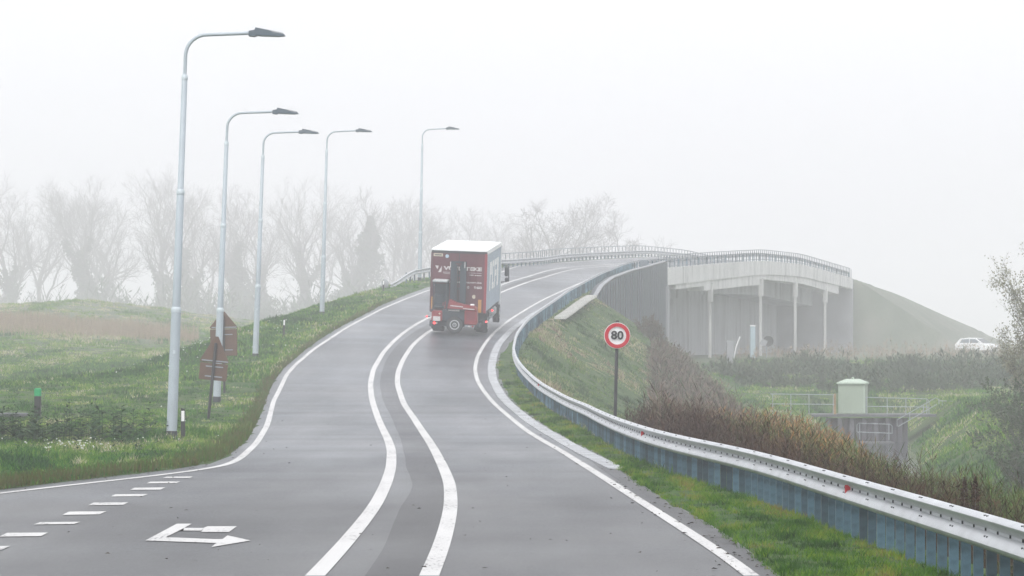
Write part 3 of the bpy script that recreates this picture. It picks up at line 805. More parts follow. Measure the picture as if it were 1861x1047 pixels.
# ------------------------------------------------------------------ street lamps
def make_lamp():
    t = thing('street_lamp', 'x', 'street lamp', group='street lamps along the left verge')
    Hs = 10.0
    def sec(z0, z1, r0, r1): return MB().lathe([(r0, z0), (r1, z1)], 20)
    obj('foot', MB().lathe([(.138, -.5), (.138, .17), (.132, .19)], 20), M['lamp_foot'], t, True)
    obj('pole', MB().lathe([(.130, .18), (.118, 3.08), (.1, 3.1), (.090, 5.93), (.076, 5.95), (.07, 8.72), (.048, 8.75), (.044, 8.9)], 20), M['lamp_paint'], t, True)
    for z, r in ((3.06, .122), (5.92, .095), (8.7, .073)):
        obj('collar', MB().lathe([(r, z), (r + .004, z + .02), (r + .004, z + .09), (r - .02, z + .13)], 20), M['lamp_band'], t, True)
    pts = [(0, 0, 8.85), (0, 0, 9.3)]
    for k in range(1, 9):
        a = k / 8 * math.pi / 2
        pts.append((.52 - .52 * math.cos(a), 0, 9.3 + .52 * math.sin(a)))
    pts.append((1.6, 0, 9.9))
    obj('arm', MB().tube(pts, .044, 12), M['lamp_paint'], t, True)
    hd = MB()
    hd.prism([(1.52, 9.82), (1.52, 9.94), (1.66, 9.97), (1.68, 10.03), (2.02, 9.975), (2.1, 9.93), (2.38, 9.89), (2.40, 9.855), (2.3, 9.84), (1.72, 9.84), (1.66, 9.81)], 'y', -.14, .14)
    h = obj('lamp_head', hd, M['lamp_head'], t)
    fins = MB()
    for k in range(7): fins.box((2.06 + k * .045, 0, 9.955 - k * .008), (.012, .26, .05))
    obj('cooling_fins', fins, M['lamp_head'], h)
    obj('lens', MB().box((2.02, 0, 9.834), (.5, .2, .012)), M['rail'], h)
    obj('hatch', MB().box((0, -.124, 1.0), (.09, .02, .34)), M['lamp_paint'], t)
    obj('number_plate', MB().box((0, -.119, 2.1), (.06, .02, .09)), M['lamp_band'], t)
    return t
lamp = make_lamp()
LAB = ['tallest grey street lamp rising from the dark weeds, nearest of the row', 'second nearest grey street lamp, right behind the pair of brown signs', 'third grey street lamp in the row, by the foot of the rising verge',
       'fourth grey street lamp, halfway up the grassy embankment', 'farthest grey street lamp of the row, just left of the truck']
for i, (px, Y, lean) in enumerate(((312, 80, 2.0), (394, 111.7, 2.1), (464, 143.5, 2.1), (585, 176, 1.6), (762.5, 214, 1.1))):
    t = lamp if i == 0 else copy_tree(lamp)
    X = (px - CX) / F * Y
    t.location = (X, Y, float(terrain(X, Y))); t.rotation_euler = (0, R(lean), 0)
    t['label'] = LAB[i]

# the lamp beyond the bridge hill
t = copy_tree(lamp); x, y, z = wp(1580, 545, 420)
t.location = (x - 1.2, 420, 0.6); t.rotation_euler = (0, 0, R(170)); t['label'] = 'faint street lamp whose head just shows over the misty hill by the bridge'

# ------------------------------------------------------------------ small posts and signs on the left
def delineator(px, py, Y, h, label, lean=0):
    X = (px - CX) / F * Y; z = float(terrain(X, Y))
    t = thing('marker_post', label, 'marker post', (X, Y, z), (0, R(lean), 0), 'black marker posts along the verge')
    obj('post', MB().prism([(-.05, -.3), (.05, -.3), (.05, h - .04), (-.05, h)], 'y', -.045, .045), M['black'], t)
    obj('reflector', MB().box((0, -.05, h - .2), (.075, .012, .25)), M['white'], t)
    return t
delineator(333, 803, 79.5, .76, 'black marker post with white reflector beside the nearest street lamp')
delineator(515.5, 623, 157, .86, 'slim marker post on the verge between the third and fourth lamps', 2.5)
delineator(697, 533, 198, .8, 'small marker post on the embankment below the barrier end')

X = (69 - CX) / F * 97; z = float(terrain(X, 97))
t = thing('green_capped_post', 'short black post with a bright green cap standing in the meadow', 'post', (X, 97, z))
obj('post', MB().bbox((0, 0, .3), (.19, .17, .85), .02), M['black'], t)
obj('cap', MB().bbox((0, 0, .82), (.2, .18, .25), .03), M['green_cap'], t)
X = (24 - CX) / F * 98; z = float(terrain(X, 98))
t = tag(obj('drain_cover', MB().bbox((X, 98, z + .09), (.78, 1.0, .1), .02), M['walkway']), 'flat grey concrete drain slab lying in the grass at the edge', 'drain cover')

def brown_sign(px, py, Y, tri_w, tri_h, box_w, box_h, z_tri, lean, label, post_off=0.0, post_top=None):
    X = (px - CX) / F * Y; z = float(terrain(X, Y))
    t = thing('traffic_sign', label, 'traffic sign', (X, Y, z), (0, R(lean), 0), 'brown backed traffic signs')
    top = post_top or z_tri + tri_h * .72
    obj('post', MB().lathe([(.045, -.4), (.045, top), (.03, top + .02)], 12), M['black'], t, True)
    p = MB(); w = tri_w / 2; r = .06
    p.prism([(-w + r, z_tri), (w - r, z_tri), (w, z_tri + .03), (w - .02, z_tri + .08), (.05, z_tri + tri_h - .01), (-.05, z_tri + tri_h - .01), (-w + .02, z_tri + .08), (-w, z_tri + .03)], 'y', .06, .085)
    obj('warning_triangle', p, M['brown'], t)
    zb = z_tri - .02
    obj('sub_plate', MB().bbox((0, .0725, zb - box_h / 2), (box_w, .025, box_h), .008), M['brown'], t)
    for zz_, ww in ((z_tri + .05, tri_w * .9), (zb - box_h * .2, box_w * .62), (zb - box_h * .78, box_w * .62)):
        obj('bracket', MB().box((.02, .045, zz_), (ww, .03, .035)), M['rail'], t)
    return t
brown_sign(379, 770, 97, .86, .78, .82, .5, 1.66, 5.6, 'nearer brown backed triangle sign with short plate on a leaning dark post')
brown_sign(408, 712, 118, .98, .62, .96, .95, 2.3, -1.0, 'taller brown backed triangle sign partly behind the second street lamp')

# wet leaves and grit scattered on the asphalt, thickest along the edges
n = 420; Y = pick(n, 26, 120, 1.6)
side = rng.random(n); X = np.where(side < .55, XR(Y) - np.abs(rng.normal(0, .35, n)) - .05, np.where(side < .75, np.maximum(XL(Y), -12) + np.abs(rng.normal(0, .4, n)) + .05, rng.uniform(-6, 2, n)))
a_ = rng.uniform(0, 6.283, n); r_ = rng.uniform(.012, .045, n)
V = np.empty((n, 4, 3))
for j in range(4):
    f = (1, .5, 1, .5)[j]; aa = a_ + j * np.pi / 2
    xx, yy_ = X + np.cos(aa) * r_ * f, Y + np.sin(aa) * r_ * f
    V[:, j] = np.c_[xx, yy_, zroad(xx, yy_) + .012 + (.016 * rng.random(n) if j % 2 else 0)]
i = np.arange(n) * 4
tag(obj('leaf_litter', np_mesh('leaf_litter', V.reshape(-1, 3), [np.stack([i, i + 1, i + 2, i + 3], 1)], M['soil'])), kind='stuff')

# ------------------------------------------------------------------ crash barriers
WB = [(0, .752), (-.045, .757), (-.085, .742), (-.104, .72), (-.1, .702), (-.022, .634), (-.012, .625), (-.012, .598), (-.05, .585), (-.095, .532), (-.106, .5), (-.095, .472), (-.045, .438), (0, .437)]
def wbeam(path, flip=1):
    prof = [(-u * flip, z) for u, z in WB]
    back = [(-(u + .006) * flip, z) for u, z in WB[::-1]]
    return MB().sweep(path, prof + back, True)
def arc_pts(Xf, y0, y1, step):
    out = [y0]; y = y0
    while y < y1:
        s = (float(Xf(y + .1)) - float(Xf(y))) / .1
        y += step / math.sqrt(1 + s * s); out.append(y)
    return out
t = thing('crash_barrier', 'long galvanised crash barrier curving along the right edge of the road', 'crash barrier', (0, 0, 0))
def gz(Y): return float(zroad(XG(Y) - .4, Y))
ysb = [y for y in np.arange(19, 342, 1.0)]
beam = wbeam([(float(XG(y)), y, gz(y)) for y in ysb]); nbeam = len(beam.f)
def post_mb():
    m = MB()
    return m.prism([(-.045, -.03), (.045, -.03), (.045, .03), (.037, .03), (.037, -.022), (-.037, -.022), (-.037, .03), (-.045, .03)], 'z', -.5, .66)
pm = post_mb().mesh('post', M['post'])
pys = arc_pts(XG, 25.5, 75, .66) + arc_pts(XG, 75.6, 236, .62) + arc_pts(XG, 237.5, 339, 1.6)
stuffp = MB()
for k, y in enumerate(pys):
    x = float(XG(y)) + .055
    if k < 100:
        p = obj('post', pm, None, t); p.location = (x, y, gz(y)); p.rotation_euler = (0, 0, random.uniform(-.05, .05))
    else:
        stuffp.box((x, y, gz(y) + .1), (.1, .06, 1.1))
tag(obj('distant_posts', stuffp, M['post'], t), kind='stuff')
for y in arc_pts(XG, 24, 150, .6):               # slots and splice bolts belong to the beam's own pattern
    beam.box((float(XG(y)) - .018, y, gz(y) + .612), (.016, .022, .028))
for y in arc_pts(XG, 24.3, 150, 1.8):
    for dy in (-.06, .06):
        for z, u in ((.749, -.066), (.563, -.066)):
            beam.box((float(XG(y + dy)) + u, y + dy, gz(y) + z), (.022, .035, .014))
bme = MB.mesh(beam, 'beam', M['steel'], True); bme.materials.append(M['bolt'])
bme.polygons.foreach_set('material_index', [0 if i < nbeam else 1 for i in range(len(bme.polygons))])
obj('beam', bme, None, t)
for px, py in ((1548, 889), (1172, 787), (981, 703)):
    # find the place along the beam
    best = min(np.arange(28, 140, .2), key=lambda y: abs(CX + F * float(XG(y)) / y - px) + abs(HY - F * (gz(y) + .6 - H) / y - py))
    r = MB(); x, y, z = float(XG(best)), float(best), gz(best)
    r.prism([(-.075, .55), (-.005, .56), (-.005, .655), (-.075, .655)], 'y', -.012, .012)
    q = obj('reflector', r, M['red_reflector'], t); q.location = (x, y, z)

# left barrier, beginning with a buried end on the embankment
LB = [(-7.6, 204), (-7.0, 208), (-6.0, 214), (-3.5, 224), (-.7, 235), (2.4, 248)] + [(float(XF(y)) - 10.1, y) for y in np.arange(258, 346, 10.0)]
lX, lY = smooth_path(LB, 1.0, 7)
def xlb(y): return float(np.interp(y, lY, lX))
t = thing('crash_barrier', 'far crash barrier left of the road, ending in grass by the last lamp', 'crash barrier', (0, 0, 0))
def zlb(y):
    x = xlb(y); return float(np.interp(y, [204, 226, 236], [0, 0, 1])) * (float(zroad(x, y)) - .2) + (1 - float(np.interp(y, [204, 226, 236], [0, 0, 1]))) * float(terrain(x, y))
obj('beam', wbeam([(xlb(y), y, zlb(y) - .55 * max(0, (212 - y) / 8)) for y in np.arange(204.2, 345, 1.0)], -1), M['steel'], t, True)
px_ = MB(); cnt = 0
for y in arc_pts(lambda q: np.interp(q, lY, lX), 210, 344, 1.33):
    p = obj('post', pm, None, t); p.location = (xlb(y) - .06, y, zlb(y)); cnt += 1
x = xlb(204); obj('terminal', MB().bbox((x - .25, 204, float(terrain(x, 204)) + .2), (.42, 1.0, .72), .18), M['concrete_mid'], t, True)

def railing(name, label, Xf, Zf, y0, y1, h, step, zb=.12, mid=True):
    t = thing(name, label, 'railing', (0, 0, 0))
    P = [(float(Xf(y)), float(y), Zf(y)) for y in np.append(np.arange(y0, y1, 1.5), y1)]
    obj('top_rail', MB().sweep([(a, b_, c + h) for a, b_, c in P], [(-.035, -.03), (.035, -.03), (.035, .03), (-.035, .03)]), M['rail'], t)
    obj('bottom_rail', MB().sweep([(a, b_, c + zb) for a, b_, c in P], [(-.025, -.02), (.025, -.02), (.025, .02), (-.025, .02)]), M['baluster'], t)
    one = MB().box((0, 0, (h - .03) / 2 - .01), (.05, .14, h - .04)).mesh('baluster', M['baluster'])
    rest = MB()
    for k, y in enumerate(arc_pts(Xf, y0 + .2, y1 - .2, step)):
        if k < 100:
            q = obj('baluster', one, None, t); q.location = (float(Xf(y)), y, Zf(y))
        else: rest.box((float(Xf(y)), y, Zf(y) + h / 2), (.05, .14, h - .06))
    if rest.v: tag(obj('distant_balusters', rest, M['baluster'], t), kind='stuff')
    return t
railing('bridge_railing', 'barred grey railing along the near side of the bridge deck', lambda y: XF(y) - .12, lambda y: float(zroad(XF(y) - .12, y)) + .1, 247.5, 339, .95, 1.0)
railing('bridge_railing', 'pale barred railing behind the far crash barrier beyond the truck', lambda y: np.interp(y, lY, lX) - .75, lambda y: float(zroad(np.interp(y, lY, lX) - .75, y)) - .2, 226, 340, 1.12, 1.33, .3)

# ------------------------------------------------------------------ 80 sign
Ysg = 82.0; X = (1117 - CX) / F * Ysg; z = float(terrain(X, Ysg))
t = thing('speed_limit_sign', 'round red rimmed 80 speed limit sign on a black post behind the barrier', 'road sign', (X, Ysg, z), (0, R(1.4), 0))
zc = 2.27 + 20 / F * Ysg - z
obj('post', MB().lathe([(.042, -.5), (.042, zc + .36), (.03, zc + .38)], 14), M['black'], t, True)
fc = obj('sign_face', MB().lathe([(.325, .05 - .09), (.325, .075 - .09), (.3, .08 - .09)], 48, 'y', (0, 0, zc)), M['white'], t)
fc.location = (0, -.03, 0)
def ring(r0, r1, y, zc, n=48):
    m = MB(); vs = []; fs = []
    for k in range(n):
        a = 2 * math.pi * k / n
        for r in (r0, r1):
            for yy in (y, y + .004): vs.append((r * math.cos(a), yy, zc + r * math.sin(a)))
    for k in range(n):
        a = k * 4; b_ = ((k + 1) % n) * 4
        fs += [(a, b_, b_ + 2, a + 2), (a + 1, a + 3, b_ + 3, b_ + 1), (a, a + 1, b_ + 1, b_), (a + 2, b_ + 2, b_ + 3, a + 3)]
    return m.add(vs, fs)
obj('red_rim', ring(.222, .312, -.076, zc), M['sign_red'], fc)

def text_obj(txt, size, name, m, parent, loc, rot, off=0.0, sx=1.0, ext=.004, align='CENTER'):
    cu = bpy.data.curves.new(name, 'FONT'); cu.body = txt; cu.size = size; cu.extrude = ext; cu.offset = off
    cu.align_x = align; cu.align_y = 'CENTER'; cu.resolution_u = 4
    tmp = bpy.data.objects.new('tmp', cu); COL.objects.link(tmp)
    bpy.context.view_layer.update()
    dg = bpy.context.evaluated_depsgraph_get()
    me = bpy.data.meshes.new_from_object(tmp.evaluated_get(dg))
    bpy.data.objects.remove(tmp)
    me.materials.clear(); me.materials.append(m)
    o = bpy.data.objects.new(name, me); COL.objects.link(o); o.parent = parent
    o.location = loc; o.rotation_euler = rot; o.scale = (sx, 1, 1)
    return o
text_obj('80', .29, 'numerals', M['black'], fc, (0, -.078, zc), (R(90), 0, 0), .008, 1.08)

# ------------------------------------------------------------------ retaining wall, bridge, hill side
def mesh_wall_mat():
    m, nt, b = base_mat('dark_panel_wall')
    N, L = nt.nodes, nt.links
    tc = N.new('ShaderNodeTexCoord'); mp = N.new('ShaderNodeMapping'); mp.inputs['Scale'].default_value = (0, 1, .03)
    L.new(tc.outputs['Object'], mp.inputs['Vector'])
    n = N.new('ShaderNodeTexNoise'); n.inputs['Scale'].default_value = 1.6; n.inputs['Detail'].default_value = 5
    L.new(mp.outputs['Vector'], n.inputs['Vector'])
    r = N.new('ShaderNodeValToRGB'); r.color_ramp.elements[0].position = .35; r.color_ramp.elements[1].position = .65
    r.color_ramp.elements[0].color = (.03, .037, .048, 1); r.color_ramp.elements[1].color = (.07, .082, .098, 1)
    L.new(n.outputs['Fac'], r.inputs['Fac']); L.new(r.outputs['Color'], b.inputs['Base Color'])
    b.inputs['Roughness'].default_value = .75
    return m
M['wall_mesh'] = mesh_wall_mat()
t = thing('retaining_wall', 'dark ribbed retaining wall rising to the bridge behind the 80 sign', 'retaining wall', (0, 0, 0))
wy = np.array([200, 204.7, 211.3, 224, 236, 250.0]); wz = np.array([5.1, 6.02, 6.67, 7.42, 8.0, 8.72])
pan = MB(); ribs = MB(); cop = MB()
WY = np.arange(200, 250.01, 1.0)
vs = []; fs = []
for y in WY:
    x = float(Xwall(y)); zt = float(np.interp(y, wy, wz))
    vs += [(x, y, -1.0), (x, y, zt), (x - .5, y, zt), (x - .5, y, -1.0)]
for i in range(len(WY) - 1):
    a = i * 4
    for k in range(4): fs.append((a + k, a + (k + 1) % 4, a + 4 + (k + 1) % 4, a + 4 + k))
fs += [(0, 1, 2, 3), tuple(len(vs) - 4 + k for k in (3, 2, 1, 0))]
obj('wall_face', pan.add(vs, fs), M['wall_mesh'], t)
for y in np.arange(200.1, 250, 1.6):
    zt = float(np.interp(y, wy, wz)); ribs.box((float(Xwall(y)) + .05, y, zt / 2 - .55), (.1, .16, zt + .95))
obj('ribs', ribs, M['baluster'], t)
obj('coping', cop.sweep([(float(Xwall(y)), y, float(np.interp(y, wy, wz))) for y in WY], [(.22, .004), (-.05, .004), (-.05, .06), (.22, .06)]), M['concrete_mid'], t)

t = thing('bridge', 'pale concrete bridge arching over a lane on slim white columns', 'bridge', (0, 0, 0))
by = np.arange(BR0, BR1 + .1, 2.0)
def bz(y): return float(zroad(XF(y), y)) + .1
def slab(name, u0, u1, z0, z1, m, y0=BR0, y1=BR1, f0=None):
    yy = np.append(np.arange(y0, y1, 2.0), y1); vs = []; fs = []
    for y in yy:
        x = float(XF(y)); d = f0(y) if f0 else 0
        vs += [(x - u0, y, bz(y) + z0 + d), (x - u0, y, bz(y) + z1), (x - u1, y, bz(y) + z1 + (u1 - u0) * 0), (x - u1, y, bz(y) + z0 + d)]
    for i in range(len(yy) - 1):
        a = i * 4
        for k in range(4): fs.append((a + k, a + (k + 1) % 4, a + 4 + (k + 1) % 4, a + 4 + k))
    fs += [(0, 1, 2, 3), tuple(len(vs) - 4 + k for k in (3, 2, 1, 0))]
    return obj(name, MB().add(vs, fs), m, t)
slab('edge_beam', 0, .45, -1.32, 0, M['concrete'], f0=lambda y: .35 * ((y - BR0) / (BR1 - BR0)) * .6)
slab('girder', .14, 1.6, -1.72, -.5, M['concrete'], BR0 + 4, BR0 + 15)
slab('girder', .16, 1.6, -2.1, -.5, M['concrete'], BR0 + 15.01, 289)
slab('girder', .14, 1.6, -1.62, -.5, M['concrete'], 289.01, BR1 - 8, f0=lambda y: -.35 * (y - 289) / 43)
slab('deck', 1.65, 10.6, -1.1, -.45, M['concrete'])
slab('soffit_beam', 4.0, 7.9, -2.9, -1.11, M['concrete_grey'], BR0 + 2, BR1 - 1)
# columns
for px in (1290, 1382, 1445, 1499):
    k = (px - CX) / F
    y = (11.7 - .32 - BRS * BR0) / (k - BRS)
    x = k * y; zb_ = float(GRight(x, y)) - .4; zt = bz(y) - 1.36
    c = obj('column', MB().bbox((x, y, (zb_ + zt) / 2), (.26, .3, zt - zb_), .03), M['concrete'], t)
    obj('column_head', MB().bbox((x + .02, y - .05, zt - .95), (.46, .55, 1.6), .03), M['concrete'], c)
bwx = lambda y: float(XF(y)) - 7.7
wl = MB(); vs = []; fs = []
for y in by:
    vs += [(bwx(y), y, .5), (bwx(y), y, bz(y) - 1.2), (bwx(y) - .6, y, bz(y) - 1.2), (bwx(y) - .6, y, .5)]
for i in range(len(by) - 1):
    a = i * 4
    for k in range(4): fs.append((a + k, a + (k + 1) % 4, a + 4 + (k + 1) % 4, a + 4 + k))
fs += [(0, 1, 2, 3), tuple(len(vs) - 4 + k for k in (3, 2, 1, 0))]
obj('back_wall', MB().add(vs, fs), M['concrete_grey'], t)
x0, y0 = float(XF(BR0)), BR0
ab = MB(); ab.prism([(x0 - 8.3, BR0 - .6), (x0 + .0, BR0 - .6), (x0 + .35, BR0 + 2.4), (x0 - 8, BR0 + 2.4)], 'z', .3, bz(BR0) - 1.4)
obj('abutment', ab, M['concrete_mid'], t)
xe = float(XF(BR1)); ab = MB()
ab.prism([(xe - 8.2, BR1 - .4), (xe - .1, BR1 - .4), (xe + .45, BR1 + 2.8), (xe - 8, BR1 + 2.8)], 'z', .3, bz(BR1) - .05)
obj('abutment', ab, M['concrete_mid'], t)
pm_ = MB().bbox((0, 0, .42), (.56, .45, 1.05), .03)
x, y, z = wp(1170.5, 490, 238)
t2 = tag(obj('control_box', pm_, M['baluster']), 'dark grey box standing at the start of the near bridge railing', 'box'); t2.location = (x, y, float(zroad(x, y)) - .05)

# pale slab path on the slope
PT = [(1018, 585), (1030, 578), (1040, 571), (1052, 562), (1066, 553), (1079, 546)]
P3 = []
def terr_pt(px, py, y0=40, y1=260):
    Ys = np.arange(y0, y1, .2); Xs = (px - CX) / F * Ys
    g = H + (HY - py) / F * Ys - terrain(Xs, Ys)
    i = int(np.argmax(g < 0)); return Xs[i], Ys[i]
pp = [terr_pt(a_, b_, 150) for a_, b_ in PT]
pX, pY = smooth_path(pp, .6, 5)
pmb = MB()
for i in range(len(pX) - 1):
    x, y = pX[i], pY[i]; c = (x, y + .27, max(float(terrain(x - .3, y + .3)), float(terrain(x + .3, y + .3)), float(terrain(x, y))) + .07)
    pmb.box(c, (.62, .57, .14))
tag(obj('path', pmb, M['path']), kind='structure')

# ------------------------------------------------------------------ weir with cabinet and railings
Yw = 165.0
def wx(px, Y=Yw): return (px - CX) / F * Y
def wz_(py, Y=Yw): return H + (HY - py) / F * Y
t = thing('weir', 'small concrete and sheet pile weir crossing the ditch under the cabinet', 'weir', (wx(1570), Yw, -2.7))
T = Vector((wx(1570), Yw, -2.7))
def loc(x, y, z): return (x - T.x, y - T.y, z - T.z)
zd = wz_(753)
obj('walkway', MB().box(loc(wx(1588), Yw + 1.2, zd - .06), (wx(1700) - wx(1476), 3.0, .12)), M['walkway'], t)
shp = MB(); x = wx(1500); k = 0; prof = []
while x < wx(1645):
    prof += [(x - T.x, Yw - .15 - T.y), (x + .22 - T.x, Yw - .15 - T.y), (x + .3 - T.x, Yw + .15 - T.y), (x + .52 - T.x, Yw + .15 - T.y)]; x += .6
n_ = len(prof)
vs = [(a_, b_, -1.2) for a_, b_ in prof] + [(a_, b_, zd - .19 - T.z) for a_, b_ in prof]
obj('sheet_pile_wall', MB().add(vs, [(i, i + 1, n_ + i + 1, n_ + i) for i in range(n_ - 1)]), M['sheet'], t)
obj('apron', MB().box(loc(wx(1583), Yw - 2.2, wz_(800) - .08), (wx(1612) - wx(1552), 1.6, .12)), M['walkway'], t)

cx_, cy_ = wx(1554), Yw + 1.1
t = thing('control_cabinet', 'pale green control cabinet with hipped lid on the weir walkway', 'cabinet', (cx_, cy_, zd), (0, 0, R(-14)))
obj('body', MB().bbox((0, 0, .76), (1.36, 1.0, 1.52), .03), M['cab_green'], t)
rf = MB(); a_ = .74; b_ = .58
rf.add([(-a_, -b_, 1.5), (a_, -b_, 1.5), (a_, b_, 1.5), (-a_, b_, 1.5), (-a_, -b_, 1.58), (a_, -b_, 1.58), (a_, b_, 1.58), (-a_, b_, 1.58), (-.35, 0, 1.76), (.35, 0, 1.76)],
       [(3, 2, 1, 0), (0, 1, 5, 4), (1, 2, 6, 5), (2, 3, 7, 6), (3, 0, 4, 7), (4, 5, 9, 8), (5, 6, 9), (6, 7, 8, 9), (7, 4, 8)])
obj('lid', rf, M['cab_roof'], t)
obj('door_strip', MB().box((.64, -.505, .76), (.05, .02, 1.4)), M['cab_roof'], t)
obj('vent_cap', MB().lathe([(.07, 1.74), (.07, 1.82), (.02, 1.86)], 10), M['cab_roof'], t)
tag(obj('wooden_post', MB().bbox((wx(1518), Yw + .3, zd + .5), (.12, .12, 1.05), .01), M['wood']), 'short tan wooden post at the left side of the green cabinet', 'post')

def tube_rail(label, frames, posts, name='tube_railing', r=.02):
    base = Vector(frames[0][0])
    t = thing(name, label, 'railing', base)
    for P in frames: obj('rail', MB().tube([Vector(p) - base for p in P], r, 8), M['rail'], t, True)
    for a_, b_ in posts: obj('post', MB().tube([Vector(a_) - base, Vector(b_) - base], r, 8), M['rail'], t, True)
    return t
W = lambda px, py, Y=Yw - .25: (wx(px, Y), Y, wz_(py, Y))
tube_rail('tubular railing on the weir walkway left of the green cabinet', [[W(1400, 716), W(1516, 717.5)], [W(1400, 734), W(1516, 735)]], [(W(x, 716), W(x, 755)) for x in (1404, 1437, 1470, 1514)])
tube_rail('tubular railing on the weir walkway right of the green cabinet', [[W(1572, 722), W(1684, 725), W(1688, 729), W(1688, 752)], [W(1572, 738.5), W(1688, 740)]], [(W(x, 722.5), W(x, 755)) for x in (1574, 1612, 1646)] + [(W(1684, 725), W(1684, 756))])
tube_rail('sloping stair railing climbing the grass bank beside the weir', [[W(1630, 775, 163), W(1630, 763, 163), W(1700, 723, 163), W(1706, 726, 163), W(1706, 734, 163)], [W(1632, 775, 163), W(1702, 735, 163)]], [(W(1653, 750, 163), W(1653, 764, 163)), (W(1678, 736, 163), W(1678, 750, 163))])
tube_rail('low tubular guard frame in front of the sheet piles', [[W(1560, 787, 162.6), W(1557, 784, 162.6), W(1557, 772, 162.6), W(1560, 769, 162.6), W(1617, 771, 162.6), W(1621, 774, 162.6), W(1621, 788, 162.6)], [W(1558, 785, 162.6), W(1621, 787.5, 162.6)]], [(W(1615, 771, 162.6), W(1615, 800, 162.6)), (W(1562, 770, 162.6), W(1562, 800, 162.6))])
tube_rail('low weathered pipe fence running along the top of the right bank', [[W(1706, 728.5, 175), W(1822, 731, 175)]], [(W(x, 729, 175), W(x, 750, 175)) for x in (1712, 1750, 1790, 1820)])
tag(obj('stream', MB().add([(4, 30, -2.5), (20, 30, -2.5), (26, 200, -2.5), (8, 200, -2.5)], [(0, 1, 2, 3)]), M['water']), kind='structure')

# barrier, cabinet and mirror by the bridge
Yb = 232.0
def Wb(px, py, Y=Yb): return (wx(px, Y), Y, wz_(py, Y))
x, y, z = Wb(1327, 710); zt = float(terrain(x, y))
t = thing('boom_barrier', 'raised white boom barrier on a grey post before the bridge', 'barrier', (x, y, zt))
B0 = Vector((x, y, zt))
obj('post', MB().bbox((0, 0, .8), (.5, .4, 2.4), .03), M['concrete_mid'], t)
obj('boom', MB().tube([Vector(Wb(1321, 676)) - B0, Vector(Wb(1332, 658)) - B0, Vector(Wb(1338, 630)) - B0, Vector(Wb(1345, 612)) - B0], .045, 8), M['white'], t, True)
obj('stay', MB().tube([Vector(Wb(1343, 674)) - B0, Vector(Wb(1370, 704)) - B0], .04, 8), M['rail'], t)
obj('frame', MB().tube([Vector(Wb(1318, 715)) - B0, Vector(Wb(1318, 674)) - B0, Vector(Wb(1342, 674)) - B0, Vector(Wb(1342, 712)) - B0], .03, 8), M['rail'], t)
Yq = 262.0
x = wx(1368, Yq); zt = float(terrain(x, Yq))
t = thing('utility_pillar', 'tall pale blue utility pillar under the bridge between two columns', 'pillar', (x, Yq, zt))
hq = wz_(593, Yq) - zt
obj('body', MB().bbox((0, 0, hq / 2 - .2), (.4, .4, hq + .4), .03), M['blue_cab'], t)
obj('cap', MB().bbox((0, 0, hq + .03), (.46, .46, .1), .02), M['white'], t)
x = wx(1396, Yq); zt = float(terrain(x, Yq)); zc = wz_(620, Yq) - zt
t = thing('traffic_sign', 'dark back of a round traffic sign under the bridge', 'traffic sign', (x, Yq + 1.5, zt))
obj('disc', MB().lathe([(.42, 0), (.42, .03)], 28, 'y', (.12, -.06, zc)), M['black'], t)
obj('plate', MB().box((-.25, -.07, zc - .12), (.5, .03, .5), Matrix.Rotation(R(25), 3, 'Y')), M['concrete_mid'], t)
obj('post', MB().lathe([(.04, -.3), (.04, zc + .3)], 10), M['rail'], t)

# ------------------------------------------------------------------ truck
Yt = road_pt(830.5, 607.5, .02)[1]; Xt = (830.5 - CX) / F * Yt
TR = (R(4.9), R(2.3), -.08)
K = F / Yt
zt = float(zroad(Xt, Yt)) + .02
truck = thing('box_truck', 'dark red box truck with a white roof driving away up the ramp', 'truck', (Xt, Yt, zt), TR)
def rp(px, py): return ((px - 830.5 - (607 - py) * .04) / K, (607 - py) / K)
Wd, Lh, Z0, Z1 = 102.5 / K, 7.6, 41.5 / K, 153.5 / K
hw = Wd / 2
# box body: sides, rear, roof
obj('side_curtain', MB().box((hw - .02, Lh / 2, (Z0 + Z1) / 2 - .04), (.04, Lh - .1, Z1 - Z0 - .2)), M['truck_side'], truck)
obj('side_curtain', MB().box((-hw + .02, Lh / 2, (Z0 + Z1) / 2 - .04), (.04, Lh - .1, Z1 - Z0 - .2)), M['truck_side'], truck)
obj('load_box', MB().box((0, Lh / 2, (Z0 + Z1) / 2), (Wd - .1, Lh - .06, Z1 - Z0 - .06)), M['truck_dark'], truck)
obj('roof', MB().bbox((0, Lh / 2, Z1 - .03), (Wd + .02, Lh + .04, .12), .03), M['truck_white'], truck)
for sx in (-1, 1):
    obj('roof_rail', MB().box((sx * (hw + .005), Lh / 2, Z1 - .13), (.05, Lh, .08)), M['truck_white'], truck)
obj('front_pillar', MB().box((hw, Lh + .02, (Z0 + Z1) / 2 - .1), (.08, .1, Z1 - Z0 + .1)), M['truck_white'], truck)
